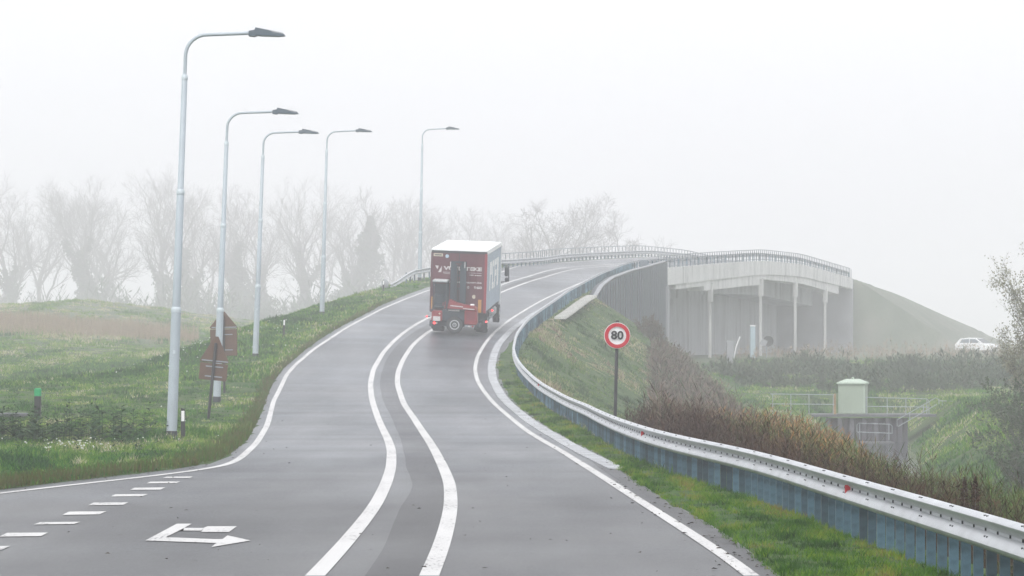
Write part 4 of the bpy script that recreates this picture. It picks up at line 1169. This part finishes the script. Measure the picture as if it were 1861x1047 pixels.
# rear doors
rd = MB()
for sx in (-1, 1): rd.box((sx * (hw / 2 - .03), -.02, (Z0 + Z1) / 2 - .06), (hw - .1, .05, Z1 - Z0 - .16))
doors = obj('rear_door', rd, M['truck_red'], truck)
obj('rear_header', MB().box((0, -.03, Z1 - .11), (Wd - .02, .06, .11)), M['truck_dark'], truck)
for sx, ww in ((1, .12), (-1, .06)): obj('door_pillar', MB().box((sx * (hw - ww / 2), -.03, (Z0 + Z1) / 2 - .09), (ww, .07, Z1 - Z0 - .12)), M['truck_trim'] if sx > 0 else M['truck_red'], truck)
lb = MB()
for x in (-.42, -.12, .55, .85): lb.tube([(x, -.06, Z0 + .05), (x, -.06, Z1 - .2)], .012, 6)
obj('locking_bars', lb, M['truck_red'], truck)
yp = -.052
def plate(px0, py0, px1, py1, m, name, th=.012, parent=truck, y=yp):
    a_ = rp(px0, py0); b_ = rp(px1, py1)
    return obj(name, MB().box(((a_[0] + b_[0]) / 2, y, (a_[1] + b_[1]) / 2), (abs(b_[0] - a_[0]), th, abs(b_[1] - a_[1]))), m, parent)
plate(789.5, 461, 806, 466.2, M['cream'], 'cream_plate'); plate(791.5, 462.8, 804, 464.6, M['bolt'], 'plate_lettering', .02)
x, z = rp(814, 465.5); obj('round_sticker', MB().lathe([(.09, yp), (.09, yp - .008)], 18, 'y', (x, 0, z)), M['sky_blue'], truck)
em = MB()
for P in ([(792, 483), (798.5, 483.3), (796, 490)], [(804.3, 483.5), (803, 495), (797, 495)]): em.prism([rp(*p) for p in P], 'y', yp - .01, yp)
obj('emblem', em, M['letter'], truck)
def ttext(s, px, py, hpx, wpx, name='lettering', off=.0):
    x, z = rp(px, py)
    o_ = text_obj(s, hpx / K * 1.42, name, M['letter'], truck, (x, yp - .004, z), (R(90), 0, 0), off, 1, .003)
    w = max(v.co.x for v in o_.data.vertices) - min(v.co.x for v in o_.data.vertices)
    o_.scale.x = wpx / K / w
    return o_
ttext('VUYLSTEKE', 842.5, 487.6, 6.2, 70, off=.012)
for a_, b_ in ((806, 820), (853, 876.5)): plate(a_, 494.2, b_, 494.9, M['letter'], 'underline', .008)
ttext('TRANS', 813, 497, 2.4, 13); plate(854, 497.6, 862, 499, M['letter'], 'small_print', .008); plate(864, 497.9, 876, 499.4, M['letter'], 'small_print', .008)
ttext('www.vuylsteketransport.be', 833.5, 511.8, 3.2, 86, off=.004)
for s, x, w in (('T', 791, 3), ('+32', 808.5, 15), ('6', 829.5, 3.4), ('0', 852, 3.4), ('960', 869.5, 14.5)): ttext(s, x, 521, 4.4, w, off=.006)
x, z = rp(862.3, 537.6); obj('speed_disc', MB().lathe([(.095, yp), (.095, yp - .01)], 20, 'y', (x, 0, z)), M['cream'], truck)
plate(784.5, 540, 788.3, 562, M['amber'], 'reflective_strip', .016); plate(870, 542.5, 875, 566, M['amber'], 'reflective_strip', .016)
# pale block lettering on the right side, too oblique to read in the photograph
sl = MB()
for y0_, y1_, z0_, z1_ in ((1.5, 1.9, 2.05, 3.45), (1.9, 2.5, 2.8, 3.45), (2.8, 3.2, 2.05, 3.45), (3.2, 3.8, 2.05, 2.35), (3.2, 3.8, 3.15, 3.45), (4.1, 4.5, 2.05, 3.45), (4.5, 5.2, 2.6, 2.9), (4.5, 5.2, 3.15, 3.45), (5.5, 6.3, 2.05, 3.45)):
    sl.box((hw + .003, (y0_ + y1_) / 2, (z0_ + z1_) / 2), (.012, y1_ - y0_ - .004, z1_ - z0_))
obj('side_lettering', sl, M['truck_white'], truck)
# chassis
ch = MB()
ch.box((0, 4.4, .92), (.9, 9.6, .24)); ch.box((0, Lh / 2, Z0 - .03), (Wd - .06, Lh, .08))
obj('chassis', ch, M['truck_dark'], truck)
obj('rear_bumper', MB().bbox((0, .12, .62), (2.5, .14, .2), .03), M['truck_dark'], truck)
obj('side_guard', MB().box((hw - .06, 3.9, .62), (.04, 2.6, .1)).box((hw - .06, 3.9, .84), (.04, 2.6, .1)), M['rail'], truck)
obj('side_guard', MB().box((-hw + .06, 3.9, .62), (.04, 2.6, .1)).box((-hw + .06, 3.9, .84), (.04, 2.6, .1)), M['rail'], truck)
obj('fuel_tank', MB().bbox((hw - .32, 6.4, .72), (.5, 1.1, .5), .12), M['rim'], truck)
def wheel(x, y, z, r, w, parent, axis='x', name='wheel'):
    g = bpy.data.objects.new(name, MB().lathe([(r * .62, -w * .5), (r * .94, -w * .5), (r, -w * .36), (r, w * .36), (r * .94, w * .5), (r * .62, w * .5)], 28, axis).mesh(name, M['tyre'], True))
    COL.objects.link(g); g.parent = parent; g.location = (x, y, z)
    obj('rim', MB().lathe([(r * .6, -w * .42), (r * .58, -w * .53), (r * .3, -w * .46), (r * .16, -w * .56)], 20, axis), M['rim'], g, True)
    obj('rim', MB().lathe([(r * .6, w * .42), (r * .58, w * .53), (r * .3, w * .46), (r * .16, w * .56)], 20, axis), M['rim'], g, True)
    return g
for sx in (-1, 1):
    wheel(sx * (hw - .3), 1.55, .47, .48, .55, truck); wheel(sx * (hw - .18), 8.1, .47, .48, .32, truck)
    obj('mudguard', MB().prism([(1.55 + .62 * math.cos(a_ / 8 * math.pi), .5 + .6 * math.sin(a_ / 8 * math.pi)) for a_ in range(9)] + [(1.55 + .58 * math.cos(a_ / 8 * math.pi), .5 + .56 * math.sin(a_ / 8 * math.pi)) for a_ in range(8, -1, -1)], 'x', sx * (hw - .58), sx * (hw - .02)), M['truck_dark'], truck)
    obj('mud_flap', MB().box((sx * (hw - .32), .72, .42), (.58, .02, .5)), M['truck_dark'], truck)
# cab with mirrors
cab = MB(); cab.bbox((0, 8.55, 1.95), (2.4, 2.0, 2.2), .18)
obj('cab', cab, M['truck_white'], truck, True)
for sx in (-1, 1):
    m_ = obj('mirror', MB().bbox((sx * (hw + .2), 9.0, 2.55), (.2, .14, .5), .05).bbox((sx * (hw + .22), 9.0, 2.13), (.2, .12, .2), .05), M['truck_dark'], truck)
    obj('mirror_bracket', MB().tube([(sx * (hw - .08), 9.1, 2.88), (sx * (hw + .3), 9.05, 2.82), (sx * (hw + .32), 9.05, 2.05), (sx * (hw - .08), 9.1, 1.98)], .03, 6), M['truck_dark'], m_)
# lamps
def lampdot(px, py, r, m, y=-.1, name='tail_light', parent=None):
    x, z = rp(px, py); return obj(name, MB().lathe([(r, y), (r * .8, y - .05)], 14, 'y', (x, 0, z)), m, parent or truck)
plate(781, 583, 789.5, 588, M['truck_dark'], 'light_housing', .1, y=-.02)
lampdot(776, 576.5, .042, M['red_lamp'], name='marker_light'); obj('light_stalk', MB().tube([(-hw + .05, 0, .8), (rp(776, 576.5)[0], -.06, rp(776, 576.5)[1])], .02, 6), M['truck_dark'], truck)
lampdot(884.3, 582, .042, M['red_lamp'], name='marker_light'); obj('light_stalk', MB().tube([(hw - .05, 0, .66), (rp(884.3, 582)[0], -.06, rp(884.3, 582)[1])], .02, 6), M['truck_dark'], truck)
obj('marker_light', MB().lathe([(.045, 0), (.035, -.05)], 12, 'y', (hw + .06, 2.9, 1.0)), M['red_lamp'], truck)

# forklift carried on the back
fk = thing('forklift', 'red carried forklift with a dark mast and one big wheel on the truck tail', 'forklift', (Xt, Yt, zt), TR)
def fp(px, py): return rp(px, py)
def fbox(px0, py0, px1, py1, y0, y1, m, name, b=.02, parent=fk):
    a_ = fp(px0, py0); b_ = fp(px1, py1)
    return obj(name, MB().bbox(((a_[0] + b_[0]) / 2, (y0 + y1) / 2, (a_[1] + b_[1]) / 2), (abs(b_[0] - a_[0]), abs(y1 - y0), abs(b_[1] - a_[1])), b), m, parent)
mast = MB()
for a_, b_ in ((822.3, 826.8), (842.2, 846.8)):
    p, q = fp(a_, 473.5), fp(b_, 586); mast.box(((p[0] + q[0]) / 2, -.42, (p[1] + q[1]) / 2), (abs(q[0] - p[0]) * .9, .16, abs(p[1] - q[1])))
for a_, b_ in ((828.2, 829.6), (839.4, 840.8)):
    p, q = fp(a_, 479), fp(b_, 586); mast.box(((p[0] + q[0]) / 2, -.4, (p[1] + q[1]) / 2), (abs(q[0] - p[0]), .1, abs(p[1] - q[1])))
for yy in (474, 498, 522, 545): p = fp(834.7, yy + 1); mast.box((p[0], -.36, p[1]), (.6, .05, .1))
mo = obj('mast', mast, M['fork_dark'], fk)
for a_ in (821.8, 848.0): p = fp(a_, 479.5); obj('mast_tip', MB().box((p[0], -.53, p[1]), (.035, .02, .28)), M['letter'], mo)
hoses = MB()
for k, a_ in enumerate((833.5, 835.5)): p, q = fp(a_, 480), fp(a_ - 1 + k, 548); hoses.tube([(p[0], -.47, p[1]), (q[0], -.5, q[1])], .018, 6)
obj('hydraulic_hoses', hoses, M['tyre'], mo)
fbox(790.5, 507, 818, 511, -1.0, -.1, M['rim'], 'guard_roof', .03)
cg = MB()
for a_ in (792.5, 816.5):
    for yy in (-.95, -.15): p, q = fp(a_, 510), fp(a_ - 2, 563); cg.tube([(p[0], yy, p[1]), (q[0], yy, q[1])], .03, 8)
obj('cab_frame', cg, M['fork_dark'], fk)
p = fp(801, 546); obj('seat', MB().bbox((p[0], -.3, p[1]), (.56, .14, .62), .1).bbox((p[0], -.55, p[1] - .27), (.54, .5, .14), .05), M['fork_dark'], fk, True)
fbox(791, 516, 815, 549, -.14, -.08, M['fork_dark'], 'seat_screen', .01)
hd = MB(); hd.prism([fp(*p) for p in ((817, 557.5), (819, 549), (821.5, 541.5), (833, 547), (848, 550.5), (866, 552.5), (870.5, 556), (870, 559), (850, 558.5))], 'y', -1.05, -.5)
ho = obj('hood', hd, M['fork_red'], fk)
p = fp(836, 553); obj('hood_lettering', MB().box((p[0] - .05, -1.056, p[1]), (.62, .008, .05), Matrix.Rotation(R(4), 3, 'Y')), M['letter'], ho)
p = fp(856, 557.2); obj('hood_lettering', MB().box((p[0], -1.056, p[1]), (.55, .008, .04), Matrix.Rotation(R(3), 3, 'Y')), M['letter'], ho)
rb = fbox(848.5, 559.5, 870, 586, -1.0, -.3, M['fork_red'], 'engine_cover', .04)
p, q = fp(851, 563), fp(867, 577); gr = MB()
for k in range(9): gr.box(((p[0] + q[0]) / 2, -1.003, p[1] + (q[1] - p[1]) * k / 8), (q[0] - p[0], .012, .018))
obj('vent_slats', gr, M['truck_red'], rb)
lbx = fbox(788, 563, 807, 582, -.9, -.3, M['fork_red'], 'side_cover', .05)
fbox(790.5, 573, 803.5, 581.3, -.93, -.905, M['letter'], 'number_plate', .005, lbx)
p = fp(802.5, 568); obj('filler_cap', MB().lathe([(.045, -.905), (.035, -.94)], 12, 'y', (p[0], 0, p[1])), M['cream'], lbx)
p = fp(792.5, 585.4); obj('tail_light', MB().lathe([(.055, -.86), (.045, -.92)], 14, 'y', (p[0], 0, p[1])), M['red_lamp'], fk)
p = fp(797, 585.4); obj('reverse_light', MB().lathe([(.04, -.86), (.035, -.9)], 12, 'y', (p[0], 0, p[1])), M['letter'], fk)
fr = MB()
p = fp(827, 571); fr.bbox((p[0], -.55, p[1]), (1.1, .6, .55), .04)
p = fp(826, 586); fr.bbox((p[0] - .02, -.4, p[1]), (2.1, .35, .3), .04)
obj('frame', fr, M['fork_dark'], fk)
fbox(818, 560, 838.5, 562.8, -.87, -.85, M['letter'], 'maker_strip', .002)
wp_ = fp(827.3, 587)
wheel(wp_[0] + .07, -.85, wp_[1], .41, .3, fk, 'y')
st = MB()
for k in range(5): a_ = k * 2 * math.pi / 5; st.box((wp_[0] + .07 + .045 * math.cos(a_), -1.02, wp_[1] + .045 * math.sin(a_)), (.045, .02, .045))
obj('hub', st, M['fork_dark'], fk)
fbox(848, 586.8, 866, 590.8, -.95, -.6, M['rail'], 'light_bar', .02)
p = fp(862.5, 588.8); obj('tail_light', MB().lathe([(.05, -.952), (.045, -.98)], 12, 'y', (p[0], 0, p[1])), M['dull_lamp'], fk)
p = fp(856, 588.8); obj('reverse_light', MB().lathe([(.045, -.952), (.04, -.975)], 12, 'y', (p[0], 0, p[1])), M['letter'], fk)
p = fp(861.5, 550.7); obj('beacon', MB().bbox((p[0], -.7, p[1]), (.22, .14, .1), .04), M['truck_white'], fk)
p = fp(812.5, 548); obj('control_levers', MB().tube([(p[0], -.7, p[1] - .3), (p[0], -.72, p[1] + .05)], .03, 6).tube([(p[0] - .12, -.7, p[1] - .3), (p[0] - .1, -.75, p[1])], .02, 6), M['fork_red'], fk)
for px_a in (786.5, 871.5):
    p = fp(px_a, 588); obj('support_arm', MB().bbox((p[0], -.35, p[1]), (.16, 1.0, .22), .03), M['fork_dark'], fk)

# ------------------------------------------------------------------ white car
Yc = 330.0; xc_ = (1776 - CX) / F * Yc; zc_ = float(terrain(xc_, Yc))
t = thing('parked_car', 'white hatchback car on the lane at the foot of the misty hill', 'car', (xc_, Yc, zc_), (0, 0, R(-38)))
# local x forward
side = [(-2.05, .32), (-2.12, .6), (-2.08, .95), (-1.85, 1.02), (1.2, .98), (1.95, .84), (2.1, .62), (2.08, .3)]
def loft(secs):
    m = MB(); n = len(secs[0]); vs = [p for s_ in secs for p in s_]; fs = []
    for i in range(len(secs) - 1):
        for k in range(n): fs.append((i * n + k, i * n + (k + 1) % n, (i + 1) * n + (k + 1) % n, (i + 1) * n + k))
    fs += [tuple(range(n))[::-1], tuple(range((len(secs) - 1) * n, len(secs) * n))]
    return m.add(vs, fs)
obj('body', loft([[(x * k, y, .32 + (z - .32) * kz) for x, z in side] for y, k, kz in ((-.92, .93, .88), (-.84, 1, 1), (.84, 1, 1), (.92, .93, .88))]), M['car_white'], t, True)
roof = [(-1.95, 1.0), (-1.55, 1.46), (-.6, 1.56), (.25, 1.5), (1.15, .97)]
obj('cabin', loft([[(x, y * (1 - .22 * (z - 1) / .56), z) for x, z in roof] for y in (-.86, .86)]), M['car_white'], t, True)
win = MB()
for sy in (-1, 1):
    for P in ([(-1.5, 1.04), (-1.35, 1.38), (-.5, 1.45), (-.45, 1.04)], [(-.38, 1.04), (-.42, 1.45), (.2, 1.41), (.85, 1.04)]):
        win.add([(x, sy * (.87 * (1 - .22 * (z - 1) / .56) + .004), z) for x, z in P], [(0, 1, 2, 3)])
obj('side_window', win, M['baluster'], t)
obj('windscreen', MB().add([(1.1, -.78, 1.01), (1.1, .78, 1.01), (.33, .66, 1.47), (.33, -.66, 1.47)], [(0, 1, 2, 3)]).add([(1.115, -.78, 1.0), (1.115, .78, 1.0)], []), M['glass'], t).location = (.012, 0, .008)
for sx in (-1.3, 1.3):
    for sy in (-1, 1): wheel(sx, sy * .8, .32, .32, .22, t, 'y')
for sy in (-1, 1):
    obj('headlight', MB().bbox((1.98, sy * .66, .74), (.22, .36, .14), .04), M['rail'], t)
    obj('tail_light', MB().bbox((-2.06, sy * .7, .86), (.1, .3, .18), .03), M['dull_lamp'], t)
    obj('mirror', MB().bbox((.75, sy * 1.0, 1.05), (.12, .2, .14), .04), M['car_white'], t)
obj('grille', MB().box((2.09, 0, .5), (.04, 1.1, .16)), M['glass'], t)
obj('rear_window', MB().add([(-1.93, -.7, 1.05), (-1.93, .7, 1.05), (-1.6, .62, 1.42), (-1.6, -.62, 1.42)], [(0, 1, 2, 3)]), M['glass'], t).location = (-.03, 0, 0)

# ------------------------------------------------------------------ trees
def grow_tree(seed, height, spread=.5, kids=(5, 6, 6, 4), r0=.35, lean=(0, 0), first=.3, wig=.13, rmin=.016, ratio=(.62, .5, .5, .55), trunk=.62):
    rd_ = random.Random(seed); segs = []; top = len(kids)
    def branch(p, d, L_, r, lev):
        n = max(3, min(12, int(3 + L_ * .7))) if lev < top else 3
        st = L_ / n; pts = [p.copy()]; rs = [r]; dirs = [d]
        for i in range(n):
            d = (d + Vector((rd_.gauss(0, wig), rd_.gauss(0, wig), rd_.gauss(0, wig * .5) + (.07 if 0 < lev < 3 else .02)))).normalized()
            p = p + d * st
            pts.append(p.copy()); dirs.append(d); rs.append(max(rmin * .7, r * (1 - .68 * (i + 1) / n)))
        segs.append((pts, rs, lev))
        if lev < top:
            k = kids[lev]; rot = rd_.uniform(0, 6.283)
            for j in range(k):
                lo = first if lev == 0 else .25
                f = lo + (1 - lo) * (j + rd_.uniform(.2, 1.0)) / k; f = min(f, .99)
                u = f * n; i = int(u); q = pts[i].lerp(pts[min(i + 1, n)], u - i); dd = dirs[min(i + 1, n)]
                ax = Matrix.Rotation(rot + j * 2.4 + rd_.uniform(-.5, .5), 3, dd) @ dd.orthogonal().normalized()
                a_ = rd_.uniform(.5, 1.15) * spread * 1.45
                nd = (dd * math.cos(a_) + ax * math.sin(a_)); nd.z += .15; nd.normalize()
                branch(q, nd, L_ * ratio[lev] * rd_.uniform(.75, 1.3) * (1.1 - .35 * f), max(rmin, rs[min(i, n)] * rd_.uniform(.5, .7)), lev + 1)
    branch(Vector((0, 0, -.4)), Vector((lean[0], lean[1], 1)).normalized(), height * trunk, r0, 0)
    return segs
def tree_meshes(segs, name, mb_bark, mb_twig):
    tr, tw = MB(), MB()
    for pts, rs, lev in segs:
        if lev <= 1: tr.tube(pts, rs, 7 if lev == 0 else 5, True)
        else: tw.tube(pts, rs, 3, False)
    return tr.mesh('trunk', mb_bark, True), tw.mesh('crown', mb_twig)
def leaf_cloud(name, pts, sizes, mat_):
    n = len(pts); P = np.asarray(pts)
    a_ = rng.normal(size=(n, 3)); a_ /= np.linalg.norm(a_, axis=1)[:, None]
    b_ = np.cross(a_, rng.normal(size=(n, 3))); b_ /= np.linalg.norm(b_, axis=1)[:, None]
    s_ = np.asarray(sizes)[:, None]
    V = np.stack([P - a_ * s_, P + b_ * s_ * .6, P + a_ * s_, P - b_ * s_ * .6], 1).reshape(-1, 3)
    i = np.arange(n) * 4
    return np_mesh(name, V, [np.stack([i, i + 1, i + 2, i + 3], 1)], mat_)
def ivy_tree(px, Y, top_py, ivy_py, ivy_w, seed, label, lean=(0, 0), spread=.5):
    x = (px - CX) / F * Y; zb_ = float(terrain(x, Y))
    hgt = H + (HY - top_py) / F * Y - zb_
    t = thing('bare_tree', label, 'tree', (x, Y, zb_), (0, 0, random.uniform(0, .5)), 'bare trees in the mist')
    sg = grow_tree(seed, hgt, spread, (7, 7, 6, 5), .62 * hgt / 30, lean, .25, .13, .028)
    zm = max(p.z for pts, _, _ in sg for p in pts)
    sc_ = hgt / zm
    sg = [([p * sc_ for p in pts], rs, lv) for pts, rs, lv in sg]
    a_, b_ = tree_meshes(sg, 'tree', M['bark'], M['twig'])
    obj('trunk', a_, None, t); obj('crown', b_, None, t)
    if ivy_py:
        hi = H + (HY - ivy_py) / F * Y - zb_
        trunk = [s_ for s_ in sg if s_[2] == 0][0][0]; limbs = [s_[0] for s_ in sg if s_[2] == 1]
        n = int(2200 * ivy_w); pts = []
        tz = [p.z for p in trunk]; tx = [p.x for p in trunk]; ty = [p.y for p in trunk]
        rr = random.Random(seed + 5)
        lump = [(rr.uniform(0, 6.28), rr.uniform(.1, .9) * hi, rr.uniform(.5, 1.2)) for _ in range(9)]
        for _ in range(n):
            f = rr.random() ** 1.15; z = f * hi
            w_ = ivy_w * (1.0 - .94 * f ** (1.5 if ivy_w > 4 else 1.25)) + .2
            a2 = rr.uniform(0, 6.283)
            for la, lz, lw in lump:
                if abs(z - lz) < 2.2: w_ *= 1 + .5 * lw * math.cos(a2 - la)
            r_ = w_ * rr.random() ** .45
            cxx, cyy = np.interp(z, tz, tx), np.interp(z, tz, ty)
            pts.append((cxx + r_ * math.cos(a2), cyy + r_ * math.sin(a2), z))
        for L_ in limbs:
            if L_[0].z < hi * .9:
                for p in L_[:max(2, len(L_) // 2)]:
                    for _ in range(int(30 * ivy_w)): pts.append((p.x + rr.gauss(0, .4), p.y + rr.gauss(0, .4), p.z + rr.gauss(0, .4)))
        obj('ivy', leaf_cloud('ivy', pts, rng.uniform(.18, .42, len(pts)), M['ivy']), None, t)
    return t
YT = 440.0
TREES = [
    (40, 440, 302, 490, 1.7, 11, 'bare branching tree with an ivy trunk at the far left of the row', (.0, 0), .5),
    (105, 470, 330, None, 0, 12, 'thin bare tree between the two leftmost ivy trees', (-.05, 0), .45),
    (185, 435, 312, 455, 2.9, 13, 'broad tree with a thick double ivy column left of the nearest lamp pole', (-.04, 0), .55),
    (285, 445, 292, 500, 1.5, 14, 'tallest bare tree rising just left of the nearest lamp pole', (.02, 0), .5),
    (352, 430, 318, 470, 2.0, 15, 'ivy columned tree between the first and second lamp poles', (.03, 0), .5),
    (437, 438, 322, 452, 2.7, 16, 'ivy tree standing right behind the second lamp pole', (.05, 0), .5),
    (490, 440, 330, 500, 1.7, 17, 'bare crowned tree just right of the third lamp pole', (.04, 0), .55),
    (556, 450, 310, 490, 1.9, 18, 'ivy stemmed tree just left of the fourth lamp pole', (-.05, 0), .5),
    (632, 425, 335, 395, 4.0, 19, 'stout pyramid of dark ivy right of the fourth lamp pole', (0, 0), .35),
    (700, 455, 345, None, 0, 20, 'bare twiggy tree midway between the fourth and fifth lamp poles', (.03, 0), .55),
    (735, 480, 352, None, 0, 21, 'slender bare tree close left of the last lamp pole', (-.03, 0), .5),
    (808, 500, 362, None, 0, 22, 'low bare tree rising behind the truck roof', (0, 0), .6),
    (855, 510, 372, None, 0, 23, 'faint bare tree over the front of the truck roof', (.03, 0), .6),
    (938, 480, 355, None, 0, 24, 'round bare tree just right of the truck behind the far railing', (-.06, 0), .62),
    (1005, 475, 343, None, 0, 25, 'forked bare tree behind the middle of the far railing', (.04, 0), .62),
    (1112, 500, 366, None, 0, 26, 'small lone bare tree, the rightmost behind the far railing', (0, 0), .62),
]
TREES += [
    (-20, 520, 318, None, 0, 31, 'bare tree cut by the left edge behind the grassy mound', (.03, 0), .6),
    (140, 520, 322, None, 0, 32, 'faint bare tree in the gap right of the leftmost ivy tree', (0, 0), .62),
    (235, 530, 318, None, 0, 33, 'faint wide bare tree left of the nearest lamp pole', (-.03, 0), .62),
    (395, 520, 325, None, 0, 34, 'faint bare tree close left of the second lamp pole', (.02, 0), .6),
    (525, 525, 318, None, 0, 35, 'faint bare tree between the third and fourth lamp poles', (.03, 0), .6),
    (600, 530, 322, None, 0, 36, 'faint bare crown rising just right of the fourth lamp pole', (.02, 0), .6),
    (668, 520, 350, None, 0, 37, 'low faint bare tree right of the ivy pyramid', (-.02, 0), .62),
    (775, 540, 360, None, 0, 38, 'faint low bare tree just right of the last lamp pole', (.02, 0), .62),
    (900, 545, 372, None, 0, 39, 'lowest faint bare tree close to the right side of the truck', (0, 0), .65),
    (1045, 545, 366, None, 0, 40, 'faint bare tree left of the lone small tree behind the far railing', (.02, 0), .62),
]
for px, Y, tp, ip, iw, sd, lab, ln, spd in TREES:
    ivy_tree(px, Y + (70 if sd in (24, 25, 26) else 235), tp, ip, iw * 1.2, sd, lab, ln, spd * 1.12)
# low undergrowth below the trees
n = 3000; Y = rng.uniform(560, 680, n); X = rng.uniform(-112, -18, n)
k = vnoise(X, Y * .3, 6) > -.12; X, Y = X[k], Y[k]
stalks('undergrowth', HEDGE, X, Y, rng.uniform(2.5, 8.5, len(X)) * (1 + 1.1 * vnoise(X, Y * .3, 5)), 18, .025, .11, .38)

# right edge: leafy thin willow and dark bush
xw_ = (1872 - CX) / F * 112; zw = float(terrain(xw_, 112))
t = thing('willow_tree', 'thin willow with sparse pale leaves at the right edge', 'tree', (xw_, 112, zw))
sg = grow_tree(41, 6.4, .42, (10, 8, 7, 4), .09, (-.04, 0), .12, .12, .004)
zm = max(p.z for pts, _, _ in sg for p in pts); sg = [([p * (7.6 / zm) for p in pts], rs, lv) for pts, rs, lv in sg]
a_, b_ = tree_meshes(sg, 'willow', M['bark'], M['twig']); obj('trunk', a_, None, t); cr = obj('crown', b_, None, t)
lp = [tuple(p + Vector((random.gauss(0, .08), random.gauss(0, .08), random.gauss(0, .08)))) for pts, rs, lv in sg if lv >= 2 for p in pts for _ in range(2) if random.random() < .8]
WIL = leaf_mat('willow_leaf', [(.2, .2, .14), (.3, .3, .22), (.22, .2, .14)])
obj('leaves', leaf_cloud('leaves', lp, rng.uniform(.02, .05, len(lp)), WIL), None, t)
def bush(px, Y, hgt, wid, seed, label, name='bare_bush', m=None):
    x = (px - CX) / F * Y; z = float(terrain(x, Y))
    t = thing(name, label, 'bush', (x, Y, z)); tr = MB(); pts = []
    rr = random.Random(seed)
    for k in range(9):
        sg = grow_tree(seed * 50 + k, hgt * rr.uniform(.6, 1.0), .45, (6, 6, 5), .022, (rr.gauss(0, .5) * wid, rr.gauss(0, .5) * wid), .15, .14, .006)
        for P, rs, lv in sg:
            tr.tube(P, rs, 3, False)
            if lv >= 2: pts += [tuple(p) for p in P[1:]]
    obj('branches', tr, M['twig'], t)
    obj('leaves', leaf_cloud('leaves', pts, rng.uniform(.02, .06, len(pts)), m or HEDGE), None, t)
    return t
bush(1868, 108, 4.0, 1.0, 3, 'tall wispy bare bush under the willow at the right edge')
bush(1858, 96, 2.4, .9, 4, 'lower bare bush in front of the wispy bush on the right bank')
bush(1180, 196, 2.2, .9, 6, 'mauve bush right beside the 80 sign before the dark wall', m=MAUVE)
# two dark seed spikes by the barrier
for px, py, Y, hgt, lab in ((1752, 868, 36.5, .95, 'dark conical seed spike, the left one of a pair behind the barrier'), (1772, 866, 36.0, 1.0, 'dark conical seed spike, the right one of a pair behind the barrier')):
    x, y, z = wp(px, py, Y); zt = float(terrain(x, Y)); hgt = z - zt
    t = thing('dock_plant', lab, 'plant', (x, Y, zt), group='dark seed spikes')
    obj('stem', MB().tube([(0, 0, -.1), (0, 0, hgt * .95)], [.008, .004], 5), M['twig'], t)
    P = [];
    for _ in range(520):
        f = random.random(); r_ = .055 * math.sin(math.pi * min(1, f * .9 + .1)) * random.random() ** .5; a_ = random.uniform(0, 6.283)
        P.append((r_ * math.cos(a_), r_ * math.sin(a_), hgt - .42 + .42 * f))
    obj('seed_head', leaf_cloud('seed_head', P, rng.uniform(.008, .018, len(P)), DOCK if False else DARKW), None, t)

# ------------------------------------------------------------------ air
hz = MB().box((0, 950, 18), (3000, 2800, 48)).mesh('haze', bpy.data.materials.new('haze_air'))
mm = hz.materials[0]; mm.use_nodes = True; nt = mm.node_tree
nt.nodes.remove(nt.nodes['Principled BSDF'])
pv = nt.nodes.new('ShaderNodeVolumePrincipled')
pv.inputs['Color'].default_value = (.975, .975, .988, 1); pv.inputs['Density'].default_value = .00165; pv.inputs['Anisotropy'].default_value = 0
nt.links.new(pv.outputs['Volume'], nt.nodes['Material Output'].inputs['Volume'])
tag(obj('haze', hz), kind='stuff')

# ------------------------------------------------------------------ sky and light
w = bpy.data.worlds.new('World'); S.world = w; w.use_nodes = True
N, L = w.node_tree.nodes, w.node_tree.links
sky = N.new('ShaderNodeTexSky'); sky.sky_type = 'NISHITA'; sky.sun_disc = False
EL_, AZ = 52.0, 200.0
sky.sun_elevation = R(EL_); sky.sun_rotation = R(AZ); sky.air_density = 1.0; sky.dust_density = 6.0; sky.ozone_density = 1.0
hs = N.new('ShaderNodeHueSaturation'); hs.inputs['Saturation'].default_value = .12
L.new(sky.outputs['Color'], hs.inputs['Color'])
mxw = N.new('ShaderNodeMix'); mxw.data_type = 'RGBA'; mxw.inputs['Factor'].default_value = .6
mxw.inputs['B'].default_value = (5.75, 5.75, 6.1, 1)   # an even cloud deck over the clear sky
L.new(hs.outputs['Color'], mxw.inputs['A']); L.new(mxw.outputs['Result'], N['Background'].inputs['Color'])
N['Background'].inputs['Strength'].default_value = .15
sd = bpy.data.lights.new('sun', 'SUN'); sd.energy = .5; sd.angle = R(35); sd.color = (1, .98, .95)
so = bpy.data.objects.new('sun', sd); COL.objects.link(so)
d = Vector((math.sin(R(AZ)) * math.cos(R(EL_)), math.cos(R(AZ)) * math.cos(R(EL_)), math.sin(R(EL_))))
so.rotation_euler = d.to_track_quat('Z', 'Y').to_euler(); so.location = d * 50 + Vector((0, 0, 60))

S.view_settings.view_transform = 'Standard'; S.view_settings.look = 'None'; S.view_settings.gamma = 1
S.view_settings.exposure = .78
S.cycles.use_denoising = True; S.cycles.use_adaptive_sampling = False
S.cycles.max_bounces = 6; S.cycles.diffuse_bounces = 2; S.cycles.glossy_bounces = 2; S.cycles.volume_bounces = 3; S.cycles.transmission_bounces = 2
